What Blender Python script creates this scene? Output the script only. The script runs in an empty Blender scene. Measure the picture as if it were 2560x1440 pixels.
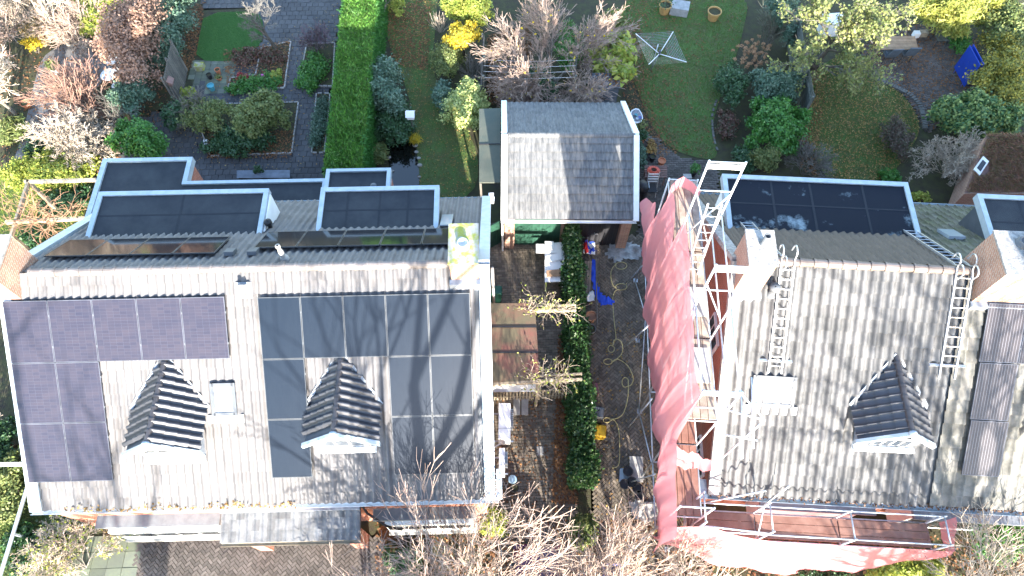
import bpy, math, random
import numpy as np
from mathutils import Matrix, Vector

# ------------------------------------------------------------------ camera, sky, sun, exposure
scene = bpy.context.scene
CAM_H = 24.0
PITCH, ROLL, FPX = math.radians(62.05), math.radians(0.3), 1750.0     # focal length in pixels of a 2560 wide picture
fw = np.array([0, math.cos(PITCH), -math.sin(PITCH)])
rt0 = np.array([1.0, 0, 0]); up0 = np.cross(rt0, fw)
RT = math.cos(ROLL) * rt0 + math.sin(ROLL) * up0
UP = -math.sin(ROLL) * rt0 + math.cos(ROLL) * up0
CAM = np.array([0, 0, CAM_H])
cd = bpy.data.cameras.new('camera'); cam = bpy.data.objects.new('camera', cd)
scene.collection.objects.link(cam)
m = Matrix.Identity(4)
for i in range(3):
    m[i][0], m[i][1], m[i][2], m[i][3] = RT[i], UP[i], -fw[i], CAM[i]
cam.matrix_world = m
cd.sensor_width = 36; cd.lens = 36 * FPX / 2560; cd.clip_start = 0.1; cd.clip_end = 2000
scene.camera = cam

SUN_EL, SUN_AZ = math.radians(19), math.radians(12.3)      # azimuth: degrees to the right of straight behind the camera
to_sun = Vector((math.sin(SUN_AZ) * math.cos(SUN_EL), -math.cos(SUN_AZ) * math.cos(SUN_EL), math.sin(SUN_EL)))
world = bpy.data.worlds.new('World'); scene.world = world; world.use_nodes = True
wn = world.node_tree.nodes; wl = world.node_tree.links
sky = wn.new('ShaderNodeTexSky'); sky.sky_type = 'NISHITA'; sky.sun_disc = False
sky.sun_elevation = SUN_EL; sky.sun_rotation = math.pi - SUN_AZ
sky.air_density = 1.0; sky.dust_density = 0.6; sky.ozone_density = 1.0
wl.new(sky.outputs[0], wn['Background'].inputs[0]); wn['Background'].inputs[1].default_value = 0.15
sl = bpy.data.lights.new('sun', 'SUN'); sun = bpy.data.objects.new('sun', sl); scene.collection.objects.link(sun)
sl.energy = 4.1; sl.angle = math.radians(0.53); sl.color = (1.0, 0.92, 0.82)
sun.rotation_euler = to_sun.to_track_quat('Z', 'Y').to_euler(); sun.location = (8, -20, 30)
scene.view_settings.view_transform = 'Standard'; scene.view_settings.look = 'None'
scene.view_settings.exposure = 2.9; scene.view_settings.gamma = 1.0
scene.view_settings.use_curve_mapping = False

# ------------------------------------------------------------------ helpers
COL = scene.collection
RNG = np.random.default_rng(7)
random.seed(7)
BASE = {}
GZ = np.array([0, 0, 1.0])

def A(*p): return np.array(p, float)
def G(px, py, z=0.0):
    """world point at height z that is seen at pixel (px, py) of the 2560x1440 photograph"""
    d = RT * (px - 1280) + UP * (720 - py) + fw * FPX
    return CAM + d * ((z - CAM_H) / d[2])
def PPM(p):
    """photograph pixels per metre at a world point"""
    return FPX / float((np.asarray(p) - CAM) @ fw)
class Frame:
    def __init__(s, deg):
        a = math.radians(deg); s.e = A(math.cos(a), math.sin(a), 0); s.n = A(-math.sin(a), math.cos(a), 0)
    def __call__(s, u, v, z): return s.e * u + s.n * v + GZ * z
    def uv(s, p): return float(p @ s.e), float(p @ s.n)
    def hit_v(s, px, py, v):
        d = RT * (px - 1280) + UP * (720 - py) + fw * FPX
        k = (v - CAM @ s.n) / (d @ s.n); p = CAM + d * k
        return float(p @ s.e), float(p[2])
    def hit_u(s, px, py, u):
        d = RT * (px - 1280) + UP * (720 - py) + fw * FPX
        k = (u - CAM @ s.e) / (d @ s.e); p = CAM + d * k
        return float(p @ s.n), float(p[2])
FL, FRT, F0 = Frame(1.75), Frame(-2.9), Frame(0)

# ---- materials
MATS = {}
def M(name, col, rough=.8, col2=None, scale=2.0, amt=1.0, rnd=0.0, bump=0.0, bscale=40.0, metal=0.0, spec=.3, coat=0.0, detail=6.0, stretch=None, contrast=(.35, .65)):
    """base colour mixed with col2 by noise, every piece a little different (rnd), fine bump"""
    if name in MATS: return MATS[name]
    mt = bpy.data.materials.new(name); mt.use_nodes = True; nt = mt.node_tree; N = nt.nodes; L = nt.links
    b = N['Principled BSDF']; MATS[name] = mt
    b.inputs['Roughness'].default_value = rough; b.inputs['Metallic'].default_value = metal
    b.inputs['Specular IOR Level'].default_value = spec; b.inputs['Coat Weight'].default_value = coat
    b.inputs['Coat Roughness'].default_value = .08
    geo = N.new('ShaderNodeNewGeometry')
    vec = geo.outputs['Position']
    if stretch:
        mp = N.new('ShaderNodeMapping'); mp.inputs['Scale'].default_value = stretch
        L.new(vec, mp.inputs['Vector']); vec = mp.outputs[0]
    c2 = col2 or tuple(c * .6 for c in col)
    no = N.new('ShaderNodeTexNoise'); no.inputs['Scale'].default_value = scale; no.inputs['Detail'].default_value = detail
    no.inputs['Roughness'].default_value = .65
    L.new(vec, no.inputs['Vector'])
    mr = N.new('ShaderNodeMapRange'); mr.inputs['From Min'].default_value = contrast[0]; mr.inputs['From Max'].default_value = contrast[1]
    mr.inputs['To Max'].default_value = amt
    L.new(no.outputs['Fac'], mr.inputs['Value'])
    mx = N.new('ShaderNodeMix'); mx.data_type = 'RGBA'
    mx.inputs[6].default_value = (*col, 1); mx.inputs[7].default_value = (*c2, 1)
    L.new(mr.outputs[0], mx.inputs[0]); out = mx.outputs[2]
    if rnd:
        oi = N.new('ShaderNodeObjectInfo'); ad = N.new('ShaderNodeMath'); ad.operation = 'ADD'
        L.new(oi.outputs['Random'], ad.inputs[0]); L.new(geo.outputs['Random Per Island'], ad.inputs[1])
        fr = N.new('ShaderNodeMath'); fr.operation = 'FRACT'; L.new(ad.outputs[0], fr.inputs[0])
        r2 = N.new('ShaderNodeMapRange'); r2.inputs['To Min'].default_value = 1 - rnd; r2.inputs['To Max'].default_value = 1 + rnd
        L.new(fr.outputs[0], r2.inputs['Value'])
        vm = N.new('ShaderNodeVectorMath'); vm.operation = 'SCALE'; L.new(out, vm.inputs[0]); L.new(r2.outputs[0], vm.inputs['Scale'])
        out = vm.outputs[0]
    L.new(out, b.inputs['Base Color'])
    if bump:
        n2 = N.new('ShaderNodeTexNoise'); n2.inputs['Scale'].default_value = bscale; n2.inputs['Detail'].default_value = 4
        L.new(vec, n2.inputs['Vector'])
        bp = N.new('ShaderNodeBump'); bp.inputs['Strength'].default_value = bump; bp.inputs['Distance'].default_value = .02
        L.new(n2.outputs['Fac'], bp.inputs['Height']); L.new(bp.outputs[0], b.inputs['Normal'])
    return mt

def LEAF(name, cols, trans=.3, rough=.55, gain=1.35):
    """leaf material: each leaf takes one of several colours"""
    if name in MATS: return MATS[name]
    mt = bpy.data.materials.new(name); mt.use_nodes = True; nt = mt.node_tree; N = nt.nodes; L = nt.links; MATS[name] = mt
    b = N['Principled BSDF']; b.inputs['Roughness'].default_value = rough; b.inputs['Specular IOR Level'].default_value = .35
    geo = N.new('ShaderNodeNewGeometry'); oi = N.new('ShaderNodeObjectInfo')
    rp = N.new('ShaderNodeValToRGB'); el = rp.color_ramp.elements
    while len(el) < len(cols): el.new(.5)
    for i, c in enumerate(cols):
        el[i].position = i / max(1, len(cols) - 1); el[i].color = (*(min(.8, v * gain) for v in c), 1)
    ad = N.new('ShaderNodeMath'); ad.operation = 'ADD'; fr = N.new('ShaderNodeMath'); fr.operation = 'FRACT'
    L.new(geo.outputs['Random Per Island'], ad.inputs[0]); L.new(oi.outputs['Random'], ad.inputs[1]); L.new(ad.outputs[0], fr.inputs[0])
    L.new(fr.outputs[0], rp.inputs[0]); L.new(rp.outputs[0], b.inputs['Base Color'])
    tr = N.new('ShaderNodeBsdfTranslucent'); L.new(rp.outputs[0], tr.inputs[0])
    ms = N.new('ShaderNodeMixShader'); ms.inputs[0].default_value = trans
    L.new(b.outputs[0], ms.inputs[1]); L.new(tr.outputs[0], ms.inputs[2]); L.new(ms.outputs[0], N['Material Output'].inputs[0])
    return mt

def BRICK(name, c1, c2, mortar, bw=.21, bh=.0625):
    if name in MATS: return MATS[name]
    mt = bpy.data.materials.new(name); mt.use_nodes = True; nt = mt.node_tree; N = nt.nodes; L = nt.links; MATS[name] = mt
    b = N['Principled BSDF']; b.inputs['Roughness'].default_value = .9
    geo = N.new('ShaderNodeNewGeometry'); sp = N.new('ShaderNodeSeparateXYZ'); L.new(geo.outputs['Position'], sp.inputs[0])
    ad = N.new('ShaderNodeMath'); L.new(sp.outputs[0], ad.inputs[0]); L.new(sp.outputs[1], ad.inputs[1])
    cb = N.new('ShaderNodeCombineXYZ'); L.new(ad.outputs[0], cb.inputs[0]); L.new(sp.outputs[2], cb.inputs[1])
    br = N.new('ShaderNodeTexBrick'); L.new(cb.outputs[0], br.inputs['Vector'])
    br.inputs['Color1'].default_value = (*c1, 1); br.inputs['Color2'].default_value = (*c2, 1); br.inputs['Mortar'].default_value = (*mortar, 1)
    br.inputs['Scale'].default_value = 1; br.inputs['Brick Width'].default_value = bw; br.inputs['Row Height'].default_value = bh
    br.inputs['Mortar Size'].default_value = .006
    no = N.new('ShaderNodeTexNoise'); no.inputs['Scale'].default_value = 3; L.new(geo.outputs['Position'], no.inputs['Vector'])
    mr = N.new('ShaderNodeMapRange'); mr.inputs['To Min'].default_value = .7; mr.inputs['To Max'].default_value = 1.3; L.new(no.outputs[0], mr.inputs[0])
    vm = N.new('ShaderNodeVectorMath'); vm.operation = 'SCALE'; L.new(br.outputs[0], vm.inputs[0]); L.new(mr.outputs[0], vm.inputs['Scale'])
    L.new(vm.outputs[0], b.inputs['Base Color'])
    bp = N.new('ShaderNodeBump'); bp.inputs['Strength'].default_value = .6; bp.inputs['Distance'].default_value = .01; bp.invert = True
    L.new(br.outputs['Fac'], bp.inputs['Height']); L.new(bp.outputs[0], b.inputs['Normal'])
    return mt

# ---- objects
def mesh_from(name, V, F, smooth=False):
    me = bpy.data.meshes.new(name)
    V = np.asarray(V, np.float32)
    if isinstance(F, np.ndarray):
        k = F.shape[1]; n = len(F)
        me.vertices.add(len(V)); me.vertices.foreach_set('co', V.ravel())
        me.loops.add(n * k); me.loops.foreach_set('vertex_index', F.astype(np.int32).ravel())
        me.polygons.add(n); me.polygons.foreach_set('loop_start', np.arange(0, n * k, k, dtype=np.int32))
        me.polygons.foreach_set('loop_total', np.full(n, k, np.int32))
        me.update(calc_edges=True)
    else:
        me.from_pydata(V.tolist(), [], [tuple(f) for f in F]); me.update()
    me.polygons.foreach_set('use_smooth', np.full(len(me.polygons), bool(smooth)))
    return me
def link(o, parent=None, base=None):
    COL.objects.link(o)
    if parent is not None: o.parent = parent; BASE[o.name] = BASE[parent.name]
    else: BASE[o.name] = base
    return o
def tag(o, label=None, cat=None, group=None, kind=None):
    if label: o['label'] = label
    if cat: o['category'] = cat
    if group: o['group'] = group
    if kind: o['kind'] = kind
    return o
def thing(name, label, cat, loc, group=None):
    o = bpy.data.objects.new(name, None); o.empty_display_size = .2
    loc = np.asarray(loc, float); o.location = loc
    link(o, None, loc); return tag(o, label, cat, group)
def obj(name, V, F, mat, parent=None, smooth=False, base=None):
    V = np.asarray(V, float)
    if parent is not None: b = BASE[parent.name]
    else: b = np.asarray(base if base is not None else A(*V[:, :2].mean(0), V[:, 2].min()), float)
    o = bpy.data.objects.new(name, mesh_from(name, V - b, F, smooth)); o.data.materials.append(mat)
    if parent is None: o.location = b
    return link(o, parent, b)

class MB:
    def __init__(s): s.V = []; s.F = []
    def add(s, V, F):
        k = len(s.V); s.V += [np.asarray(v, float) for v in V]; s.F += [tuple(i + k for i in f) for f in F]; return s
    def hexa(s, p):   # 8 points: bottom 4 ccw, top 4 ccw
        return s.add(p, [(3, 2, 1, 0), (4, 5, 6, 7), (0, 1, 5, 4), (1, 2, 6, 5), (2, 3, 7, 6), (3, 0, 4, 7)])
    def fbox(s, f, u0, u1, v0, v1, z0, z1):
        return s.hexa([f(u0, v0, z0), f(u1, v0, z0), f(u1, v1, z0), f(u0, v1, z0), f(u0, v0, z1), f(u1, v0, z1), f(u1, v1, z1), f(u0, v1, z1)])
    def obox(s, c, ax, ay, az):   # centre and three half axes
        c = np.asarray(c, float); ax, ay, az = (np.asarray(q, float) for q in (ax, ay, az))
        return s.hexa([c - ax - ay - az, c + ax - ay - az, c + ax + ay - az, c - ax + ay - az, c - ax - ay + az, c + ax - ay + az, c + ax + ay + az, c - ax + ay + az])
    def beam(s, p0, p1, w, h, up=GZ):
        p0 = np.asarray(p0, float); p1 = np.asarray(p1, float); d = p1 - p0; L = np.linalg.norm(d); d /= L
        x = np.cross(d, up); x /= np.linalg.norm(x); y = np.cross(x, d)
        return s.obox((p0 + p1) / 2, d * L / 2, x * w / 2, y * h / 2)
    def slab(s, pts, th, direction=None):     # polygon extruded by th against its normal (or along direction)
        P = [np.asarray(p, float) for p in pts]; n = len(P)
        nr = np.cross(P[1] - P[0], P[2] - P[0]); nr /= np.linalg.norm(nr)
        d = (-nr * th) if direction is None else np.asarray(direction, float) * th
        Q = [p + d for p in P]
        F = [tuple(range(n)), tuple(range(2 * n - 1, n - 1, -1))] + [(i, i + n, (i + 1) % n + n, (i + 1) % n) for i in range(n)]
        return s.add(P + Q, F)
    def tube(s, p0, p1, r0, r1=None, n=6, caps=True):
        r1 = r0 if r1 is None else r1
        p0 = np.asarray(p0, float); p1 = np.asarray(p1, float); d = p1 - p0; d = d / (np.linalg.norm(d) + 1e-9)
        x = np.cross(d, GZ if abs(d[2]) < .9 else A(1, 0, 0)); x /= np.linalg.norm(x); y = np.cross(d, x)
        a = [2 * math.pi * i / n for i in range(n)]
        V = [p0 + (x * math.cos(t) + y * math.sin(t)) * r0 for t in a] + [p1 + (x * math.cos(t) + y * math.sin(t)) * r1 for t in a]
        F = [(i, (i + 1) % n, (i + 1) % n + n, i + n) for i in range(n)]
        if caps: F += [tuple(range(n - 1, -1, -1)), tuple(range(n, 2 * n))]
        return s.add(V, F)
    def path(s, pts, r, n=6):
        for a, b in zip(pts[:-1], pts[1:]): s.tube(a, b, r, r, n)
        return s
    def lathe(s, c, prof, n=14, axis=None):     # prof: list of (r, z)
        c = np.asarray(c, float); k = len(prof); V = []
        for r, z in prof: V += [c + A(r * math.cos(2 * math.pi * i / n), r * math.sin(2 * math.pi * i / n), z) for i in range(n)]
        F = []
        for j in range(k - 1):
            F += [(j * n + i, j * n + (i + 1) % n, (j + 1) * n + (i + 1) % n, (j + 1) * n + i) for i in range(n)]
        return s.add(V, F)
    def ball(s, c, r, n=10, sq=(1, 1, 1)):
        c = np.asarray(c, float); V = []; m = n // 2
        for j in range(m + 1):
            t = math.pi * j / m
            V += [c + A(math.sin(t) * math.cos(2 * math.pi * i / n) * sq[0], math.sin(t) * math.sin(2 * math.pi * i / n) * sq[1], math.cos(t) * sq[2]) * r for i in range(n)]
        F = [(j * n + i, (j + 1) * n + i, (j + 1) * n + (i + 1) % n, j * n + (i + 1) % n) for j in range(m) for i in range(n)]
        return s.add(V, F)
    def build(s, name, mat, parent=None, smooth=False, base=None):
        return obj(name, np.array(s.V), s.F, mat, parent, smooth, base)

def pieces(parent, name, V, F, mats_xf, mat, limit=300, field=None, smooth=False):
    """alike pieces: the first `limit` are objects sharing one mesh, the rest one joined part"""
    me = mesh_from(name, V, F, smooth); me.materials.append(mat); b = BASE[parent.name]
    T = Matrix.Translation(-Vector(b))
    for X in mats_xf[:limit]:
        o = bpy.data.objects.new(name, me); COL.objects.link(o); o.parent = parent; o.matrix_local = T @ Matrix(X.tolist()); BASE[o.name] = b
    rest = mats_xf[limit:]
    if rest:
        V = np.asarray(V, float); n = len(V)
        VV = np.concatenate([V @ X[:3, :3].T + X[:3, 3] for X in rest])
        FF = [tuple(i + k * n for i in f) for k in range(len(rest)) for f in F]
        if len({len(f) for f in F}) == 1: FF = np.array(FF)
        o = obj(field or name + 's', VV, FF, mat, parent, smooth); tag(o, kind='stuff')
def XF(o, x, y, z):
    X = np.eye(4); X[:3, 0] = x; X[:3, 1] = y; X[:3, 2] = z; X[:3, 3] = o; return X
def inside(poly, x, y):
    c = False; n = len(poly)
    for i in range(n):
        (x0, y0), (x1, y1) = poly[i], poly[i - 1]
        if (y0 > y) != (y1 > y) and x < (x1 - x0) * (y - y0) / (y1 - y0) + x0: c = not c
    return c
def inside_np(poly, x, y):
    c = np.zeros(len(x), bool); n = len(poly)
    for i in range(n):
        (x0, y0), (x1, y1) = poly[i][:2], poly[i - 1][:2]
        if y0 == y1: continue
        c ^= ((y0 > y) != (y1 > y)) & (x < (x1 - x0) * (y - y0) / (y1 - y0) + x0)
    return c
def pxpoly(pts, z=0): return [G(x, y, z) for x, y in pts]
def smooth_poly(P, it=2):
    for _ in range(it):
        Q = []
        for i in range(len(P)):
            a, b = P[i], P[(i + 1) % len(P)]; Q += [a * .75 + b * .25, a * .25 + b * .75]
        P = Q
    return P
def sheet(name, P, z, mat, kind='structure', th=.0):
    P = [A(p[0], p[1], z) for p in P]
    ar = sum(P[i][0] * P[(i + 1) % len(P)][1] - P[(i + 1) % len(P)][0] * P[i][1] for i in range(len(P)))
    if ar < 0: P = P[::-1]
    mb = MB()
    if th: mb.slab(P, th)
    else: mb.add(P, [tuple(range(len(P)))])
    return tag(mb.build(name, mat), kind=kind)
def scatter(P, n, rng=RNG):
    X = np.array([[p[0], p[1]] for p in P]); lo, hi = X.min(0), X.max(0)
    q = rng.uniform(lo, hi, (n, 2)); return q[inside_np([tuple(r) for r in X], q[:, 0], q[:, 1])]

# ---- vegetation
def quads(c, t, b):
    n = len(c); V = np.empty((n, 4, 3)); V[:, 0] = c - t; V[:, 1] = c + b; V[:, 2] = c + t; V[:, 3] = c - b
    return V.reshape(-1, 3), np.arange(4 * n).reshape(n, 4)
def unit(v): return v / (np.linalg.norm(v, axis=-1, keepdims=True) + 1e-9)
def leaf_cloud(blobs, n, size, rng, up=.35, clumps=60, spread=.2, asp=1.7, droop=0.0):
    w = np.array([r[0] * r[1] + r[1] * r[2] + r[0] * r[2] for c, r in blobs]); w = w / w.sum(); VV = []; FF = []; k = 0
    for (c, r), ww in zip(blobs, w):
        nn = max(20, int(n * ww)); nc = max(6, int(clumps * ww) + 1); r = np.asarray(r)
        d = unit(rng.normal(0, 1, (nc, 3))); d[:, 2] = np.where(d[:, 2] < -.35, -d[:, 2], d[:, 2])
        cc = d * r * rng.uniform(.6, 1.05, (nc, 1))
        i = rng.integers(0, nc, nn)
        p = cc[i] + rng.normal(0, 1, (nn, 3)) * r.mean() * spread
        nr = unit(d[i] * .6 + rng.normal(0, .6, (nn, 3)) + A(0, 0, up))
        t = unit(np.cross(nr, rng.normal(0, 1, (nn, 3)))); t[:, 2] -= droop; t = unit(t); b = unit(np.cross(nr, t))
        s = size * rng.uniform(.6, 1.3, (nn, 1))
        p = p + np.asarray(c); p[:, 2] = np.maximum(p[:, 2], .03)
        V, F = quads(p, t * s * asp * .5, b * s * .5); VV.append(V); FF.append(F + k); k += len(V)
    return np.concatenate(VV), np.concatenate(FF)
BARK = None
def bush(name, label, px, py, rx, ry, h, leaf, n=3500, size=.07, cat='shrub', group=None, lobes=7, seed=0, bark=None, spread=.2, clumps=70, asp=1.7, up=.35, low=.5, droop=0.0):
    """shrub seen at pixel (px, py), rx and ry its half width and half height there in photograph pixels, h its height in metres"""
    rng = np.random.default_rng(int(px * 7 + py * 13 + seed))
    c = G(px, py, h * low); sc = PPM(c); dv = c - CAM; th = math.atan2(-dv[2], math.hypot(dv[0], dv[1]))
    a = rx / sc; rz = h * (1 - low); b = math.sqrt(max((.35 * a) ** 2, (ry / sc) ** 2 - (rz * math.cos(th)) ** 2)) / math.sin(th)
    R = A(a, b, rz) * 1.2; n = int(n * 1.5); bl = [(c, R * .62)]
    for i in range(lobes):
        d = unit(rng.normal(0, 1, 3)); d[2] = abs(d[2]) * .9 - .25
        bl.append((c + d * R * .58, R * rng.uniform(.3, .5)))
    t = thing(name, label, cat, (c[0], c[1], 0), group)
    V, F = leaf_cloud(bl, n, size, rng, clumps=clumps, spread=spread, asp=asp, up=up, droop=droop)
    obj('foliage', V, F, leaf, t)
    mb = MB()
    for q, r in bl[:5]: mb.tube(A(c[0], c[1], 0) + A(*rng.normal(0, .05, 2), 0), q, .03, .008, 5)
    mb.build('stem', bark or MATS['bark'], t)
    return t

def tubes_np(P0, P1, R0, R1, ns):
    P0, P1 = np.asarray(P0), np.asarray(P1); n = len(P0); d = unit(P1 - P0)
    ref = np.where(np.abs(d[:, 2:3]) < .9, GZ[None], A(1, 0, 0)[None]); x = unit(np.cross(d, ref)); y = np.cross(d, x)
    V = np.empty((n, 2, ns, 3)); a = np.arange(ns) * 2 * math.pi / ns
    for i, t in enumerate(a):
        o = x * math.cos(t) + y * math.sin(t); V[:, 0, i] = P0 + o * np.asarray(R0)[:, None]; V[:, 1, i] = P1 + o * np.asarray(R1)[:, None]
    F = np.empty((n, ns, 4), int); k = np.arange(n) * 2 * ns
    for i in range(ns): F[:, i] = np.stack([k + i, k + (i + 1) % ns, k + ns + (i + 1) % ns, k + ns + i], 1)
    return V.reshape(-1, 3), F.reshape(-1, 4)
def vnorm(x, y, z):
    l = math.sqrt(x * x + y * y + z * z) + 1e-9; return x / l, y / l, z / l
RK = [.62]
def grow(rnd, p, d, L, r, lev, maxlev, out, kids, ang, ratio, up, wig, nseg, rmin):
    st = L / nseg; x, y, z = d
    for i in range(nseg):
        x, y, z = vnorm(x + rnd.gauss(0, wig), y + rnd.gauss(0, wig), z + rnd.gauss(0, wig) + up)
        q = (p[0] + x * st, p[1] + y * st, p[2] + z * st); r1 = max(rmin, r * (1 - .5 * (i + 1) / nseg)); r0 = max(rmin, r * (1 - .5 * i / nseg))
        out.append((p, q, r0, r1, lev)); p = q
        if lev < maxlev and (i > 0 or lev > 0):
            nk = kids if i < nseg - 1 else kids + 1
            for _ in range(nk):
                if rnd.random() < .12: continue
                # random perpendicular
                a, b, c = rnd.gauss(0, 1), rnd.gauss(0, 1), rnd.gauss(0, 1); dt = a * x + b * y + c * z
                a, b, c = vnorm(a - dt * x, b - dt * y, c - dt * z)
                t = ang * rnd.uniform(.6, 1.3); ct, s_ = math.cos(t), math.sin(t)
                grow(rnd, p, vnorm(x * ct + a * s_, y * ct + b * s_, z * ct + c * s_), L * ratio * rnd.uniform(.7, 1.2), r1 * RK[0], lev + 1, maxlev, out, kids, ang, ratio, up, wig, max(2, nseg - 1), rmin)
def bare(name, label, base, height, mat, twig, cat='tree', stems=1, spread=.35, levels=4, kids=2, ang=.65, ratio=.58, up=.06, wig=.12, nseg=4, rad=.1, rmin=.006, seed=1, lean=(0, 0), leaf=None, nleaf=0, lsize=.08, group=None, trunkfrac=.5):
    rnd = random.Random(seed); out = []
    base = tuple(float(v) for v in base)
    for i in range(stems):
        a = rnd.uniform(0, 6.283); s = spread * (rnd.uniform(.3, 1) if stems > 1 else rnd.uniform(0, .3))
        d = vnorm(math.cos(a) * s + lean[0], math.sin(a) * s + lean[1], 1)
        grow(rnd, (base[0] + rnd.gauss(0, .04) * (stems > 1), base[1] + rnd.gauss(0, .04) * (stems > 1), base[2] - .05), d, height * trunkfrac * rnd.uniform(.85, 1.1), rad, 0, levels, out, kids, ang, ratio, up, wig, nseg, rmin)
    t = thing(name, label, cat, base, group)
    for nm, mt, sel, ns in (('trunk', mat, lambda l: l < 2, 6), ('crown', twig, lambda l: l >= 2, 3)):
        S = [o for o in out if sel(o[4])]
        if S:
            V, F = tubes_np([o[0] for o in S], [o[1] for o in S], [o[2] for o in S], [o[3] for o in S], ns)
            obj(nm, V, F, mt, t, smooth=(ns > 3))
    if leaf:
        rng = np.random.default_rng(seed); S = [o for o in out if o[4] >= 2]; i = rng.integers(0, len(S), nleaf)
        p = np.array([S[k][1] for k in i]) + rng.normal(0, .06, (nleaf, 3)); tt = unit(rng.normal(0, 1, (nleaf, 3))); b = unit(np.cross(tt, rng.normal(0, 1, (nleaf, 3))))
        s = lsize * rng.uniform(.6, 1.3, (nleaf, 1)); V, F = quads(p, tt * s * .8, b * s * .5); obj('leaves', V, F, leaf, t)
    return t
def blades(name, P, n, h, w, mat, z=0.0, lean=.35, parent=None, rng=None):
    rng = rng or np.random.default_rng(len(name) + n); q = scatter(P, n, rng); k = len(q)
    c = np.column_stack([q, np.full(k, z)]); a = rng.uniform(0, 6.283, k); t = np.column_stack([np.cos(a), np.sin(a), np.zeros(k)]) * w * .5
    tip = c + np.column_stack([rng.normal(0, lean, (k, 2)), np.ones(k)]) * (h * rng.uniform(.5, 1.2, (k, 1)))
    V = np.stack([c - t, c + t, tip], 1).reshape(-1, 3)
    o = obj(name, V, np.arange(3 * k).reshape(k, 3), mat, parent); return tag(o, kind='stuff')
def litter(name, P, n, size, mat, z=.02, zj=.015, rng=None, label=None, weight=None, parent=None):
    rng = rng or np.random.default_rng(n + int(size * 1000)); q = scatter(P, n, rng)
    if weight is not None: q = q[rng.random(len(q)) < weight(q[:, 0], q[:, 1])]
    k = len(q); c = np.column_stack([q, z + rng.uniform(0, zj, k)]); nr = unit(np.column_stack([rng.normal(0, .35, (k, 2)), np.ones(k)]))
    t = unit(np.cross(nr, rng.normal(0, 1, (k, 3)))); b = np.cross(nr, t); s = size * rng.uniform(.5, 1.3, (k, 1))
    V, F = quads(c, t * s * .6, b * s * .45); o = obj(name, V, F, mat, parent)
    return tag(o, label, 'leaves' if label else None, kind='stuff')
# ------------------------------------------------------------------ materials
m_soil = M('soil', (.036, .030, .022), .95, (.05, .055, .022), 3, bump=.8, bscale=25)
m_tileL = M('tile_left', (.122, .118, .118), .62, (.09, .088, .09), 1.2, rnd=.12, bump=.15, bscale=60, spec=.3)
m_tileR = M('tile_right', (.122, .121, .121), .75, (.066, .068, .07), 1.6, rnd=.18, bump=.3, bscale=40)
m_tileRo = M('tile_right_old', (.165, .158, .142), .85, (.08, .08, .07), 2.5, rnd=.22, bump=.4, bscale=30)
m_tileRb = M('tile_brown', (.050, .036, .031), .55, (.036, .027, .024), 2, rnd=.15, spec=.35)
m_tileRm = M('tile_mossy', (.095, .092, .078), .85, (.06, .066, .036), 3, rnd=.25, bump=.4)
m_tileD = M('tile_dark', (.046, .048, .056), .4, (.034, .036, .043), 3, rnd=.15, spec=.45)
m_tileG = M('tile_garage', (.15, .150, .146), .8, (.075, .08, .084), 5, rnd=.13, bump=.4, stretch=(3, .6, .6))
m_tileP = M('tile_porch', (.075, .078, .082), .8, (.16, .165, .17), 2, rnd=.25, bump=.3)
m_zinc = M('zinc', (.40, .45, .48), .5, (.30, .36, .40), 4, spec=.4, metal=.2)
m_canopy = M('weathered_canopy', (.16, .18, .19), .7, (.12, .135, .145), 5)
m_lead = M('lead', (.24, .27, .30), .6, (.17, .19, .22), 7, bump=.4, bscale=14)
m_white = M('white_paint', (.72, .73, .72), .5, (.60, .61, .60), 3, amt=.6)
m_bitu = M('bitumen', (.020, .024, .030), .75, (.034, .039, .044), 1.5, spec=.2, bump=.35, bscale=120)
m_bituR = M('bitumen_lime_bloom', (.009, .012, .019), .8, (.26, .33, .36), 1.1, spec=.15, contrast=(.55, .72), detail=10, bump=.3, bscale=100)
m_bituS = M('bitumen_seam', (.015, .018, .024), .7, (.02, .023, .028), 3, spec=.2)
m_brick = BRICK('brick_red', (.36, .12, .065), (.27, .085, .05), (.30, .26, .22))
m_brickc = BRICK('brick_chimney', (.33, .18, .115), (.25, .13, .085), (.36, .33, .29))
m_moss = M('mossy_concrete', (.30, .29, .26), .9, (.25, .26, .05), 4, bump=.6, contrast=(.42, .58))
m_conc = M('concrete', (.34, .33, .31), .9, (.24, .23, .21), 3, bump=.3)
m_mortar = M('mortar_rough', (.33, .32, .30), .95, (.16, .155, .15), 9, bump=.8, bscale=20)
m_glass = M('window_glass', (.02, .025, .03), .06, (.03, .035, .04), 1, spec=.6)
m_roofglass = M('roof_window_glass', (.30, .33, .36), .08, (.26, .30, .33), 1, spec=.8, coat=.5)
m_black = M('black_plastic', (.022, .022, .025), .5)
m_grey = M('grey_plastic', (.11, .12, .13), .55)
m_dgrey = M('dark_grey_paint', (.075, .085, .10), .5, (.06, .07, .08), 3)
m_alu = M('aluminium', (.58, .60, .62), .35, (.45, .47, .49), 6, metal=.75, spec=.5)
m_galv = M('galvanised_steel', (.50, .53, .56), .45, (.36, .39, .42), 8, metal=.55)
m_pframe = M('panel_frame_black', (.05, .058, .066), .4, spec=.5)
m_pframel = M('panel_frame_silver', (.085, .092, .115), .4, metal=.2)
m_wood = M('weathered_wood', (.15, .135, .115), .9, (.09, .085, .075), 5, rnd=.2, bump=.3, stretch=(1, 1, .3))
m_woodg = M('green_grey_wood', (.13, .14, .125), .9, (.075, .085, .07), 4, rnd=.18, bump=.3)
m_plank = M('scaffold_board', (.30, .25, .20), .85, (.17, .13, .10), 3, rnd=.18, bump=.4)
m_plankr = M('wet_red_board', (.15, .07, .05), .5, (.22, .12, .09), 3, bump=.3)
m_teak = M('teak', (.30, .20, .12), .75, (.20, .13, .08), 4, rnd=.15)
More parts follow.
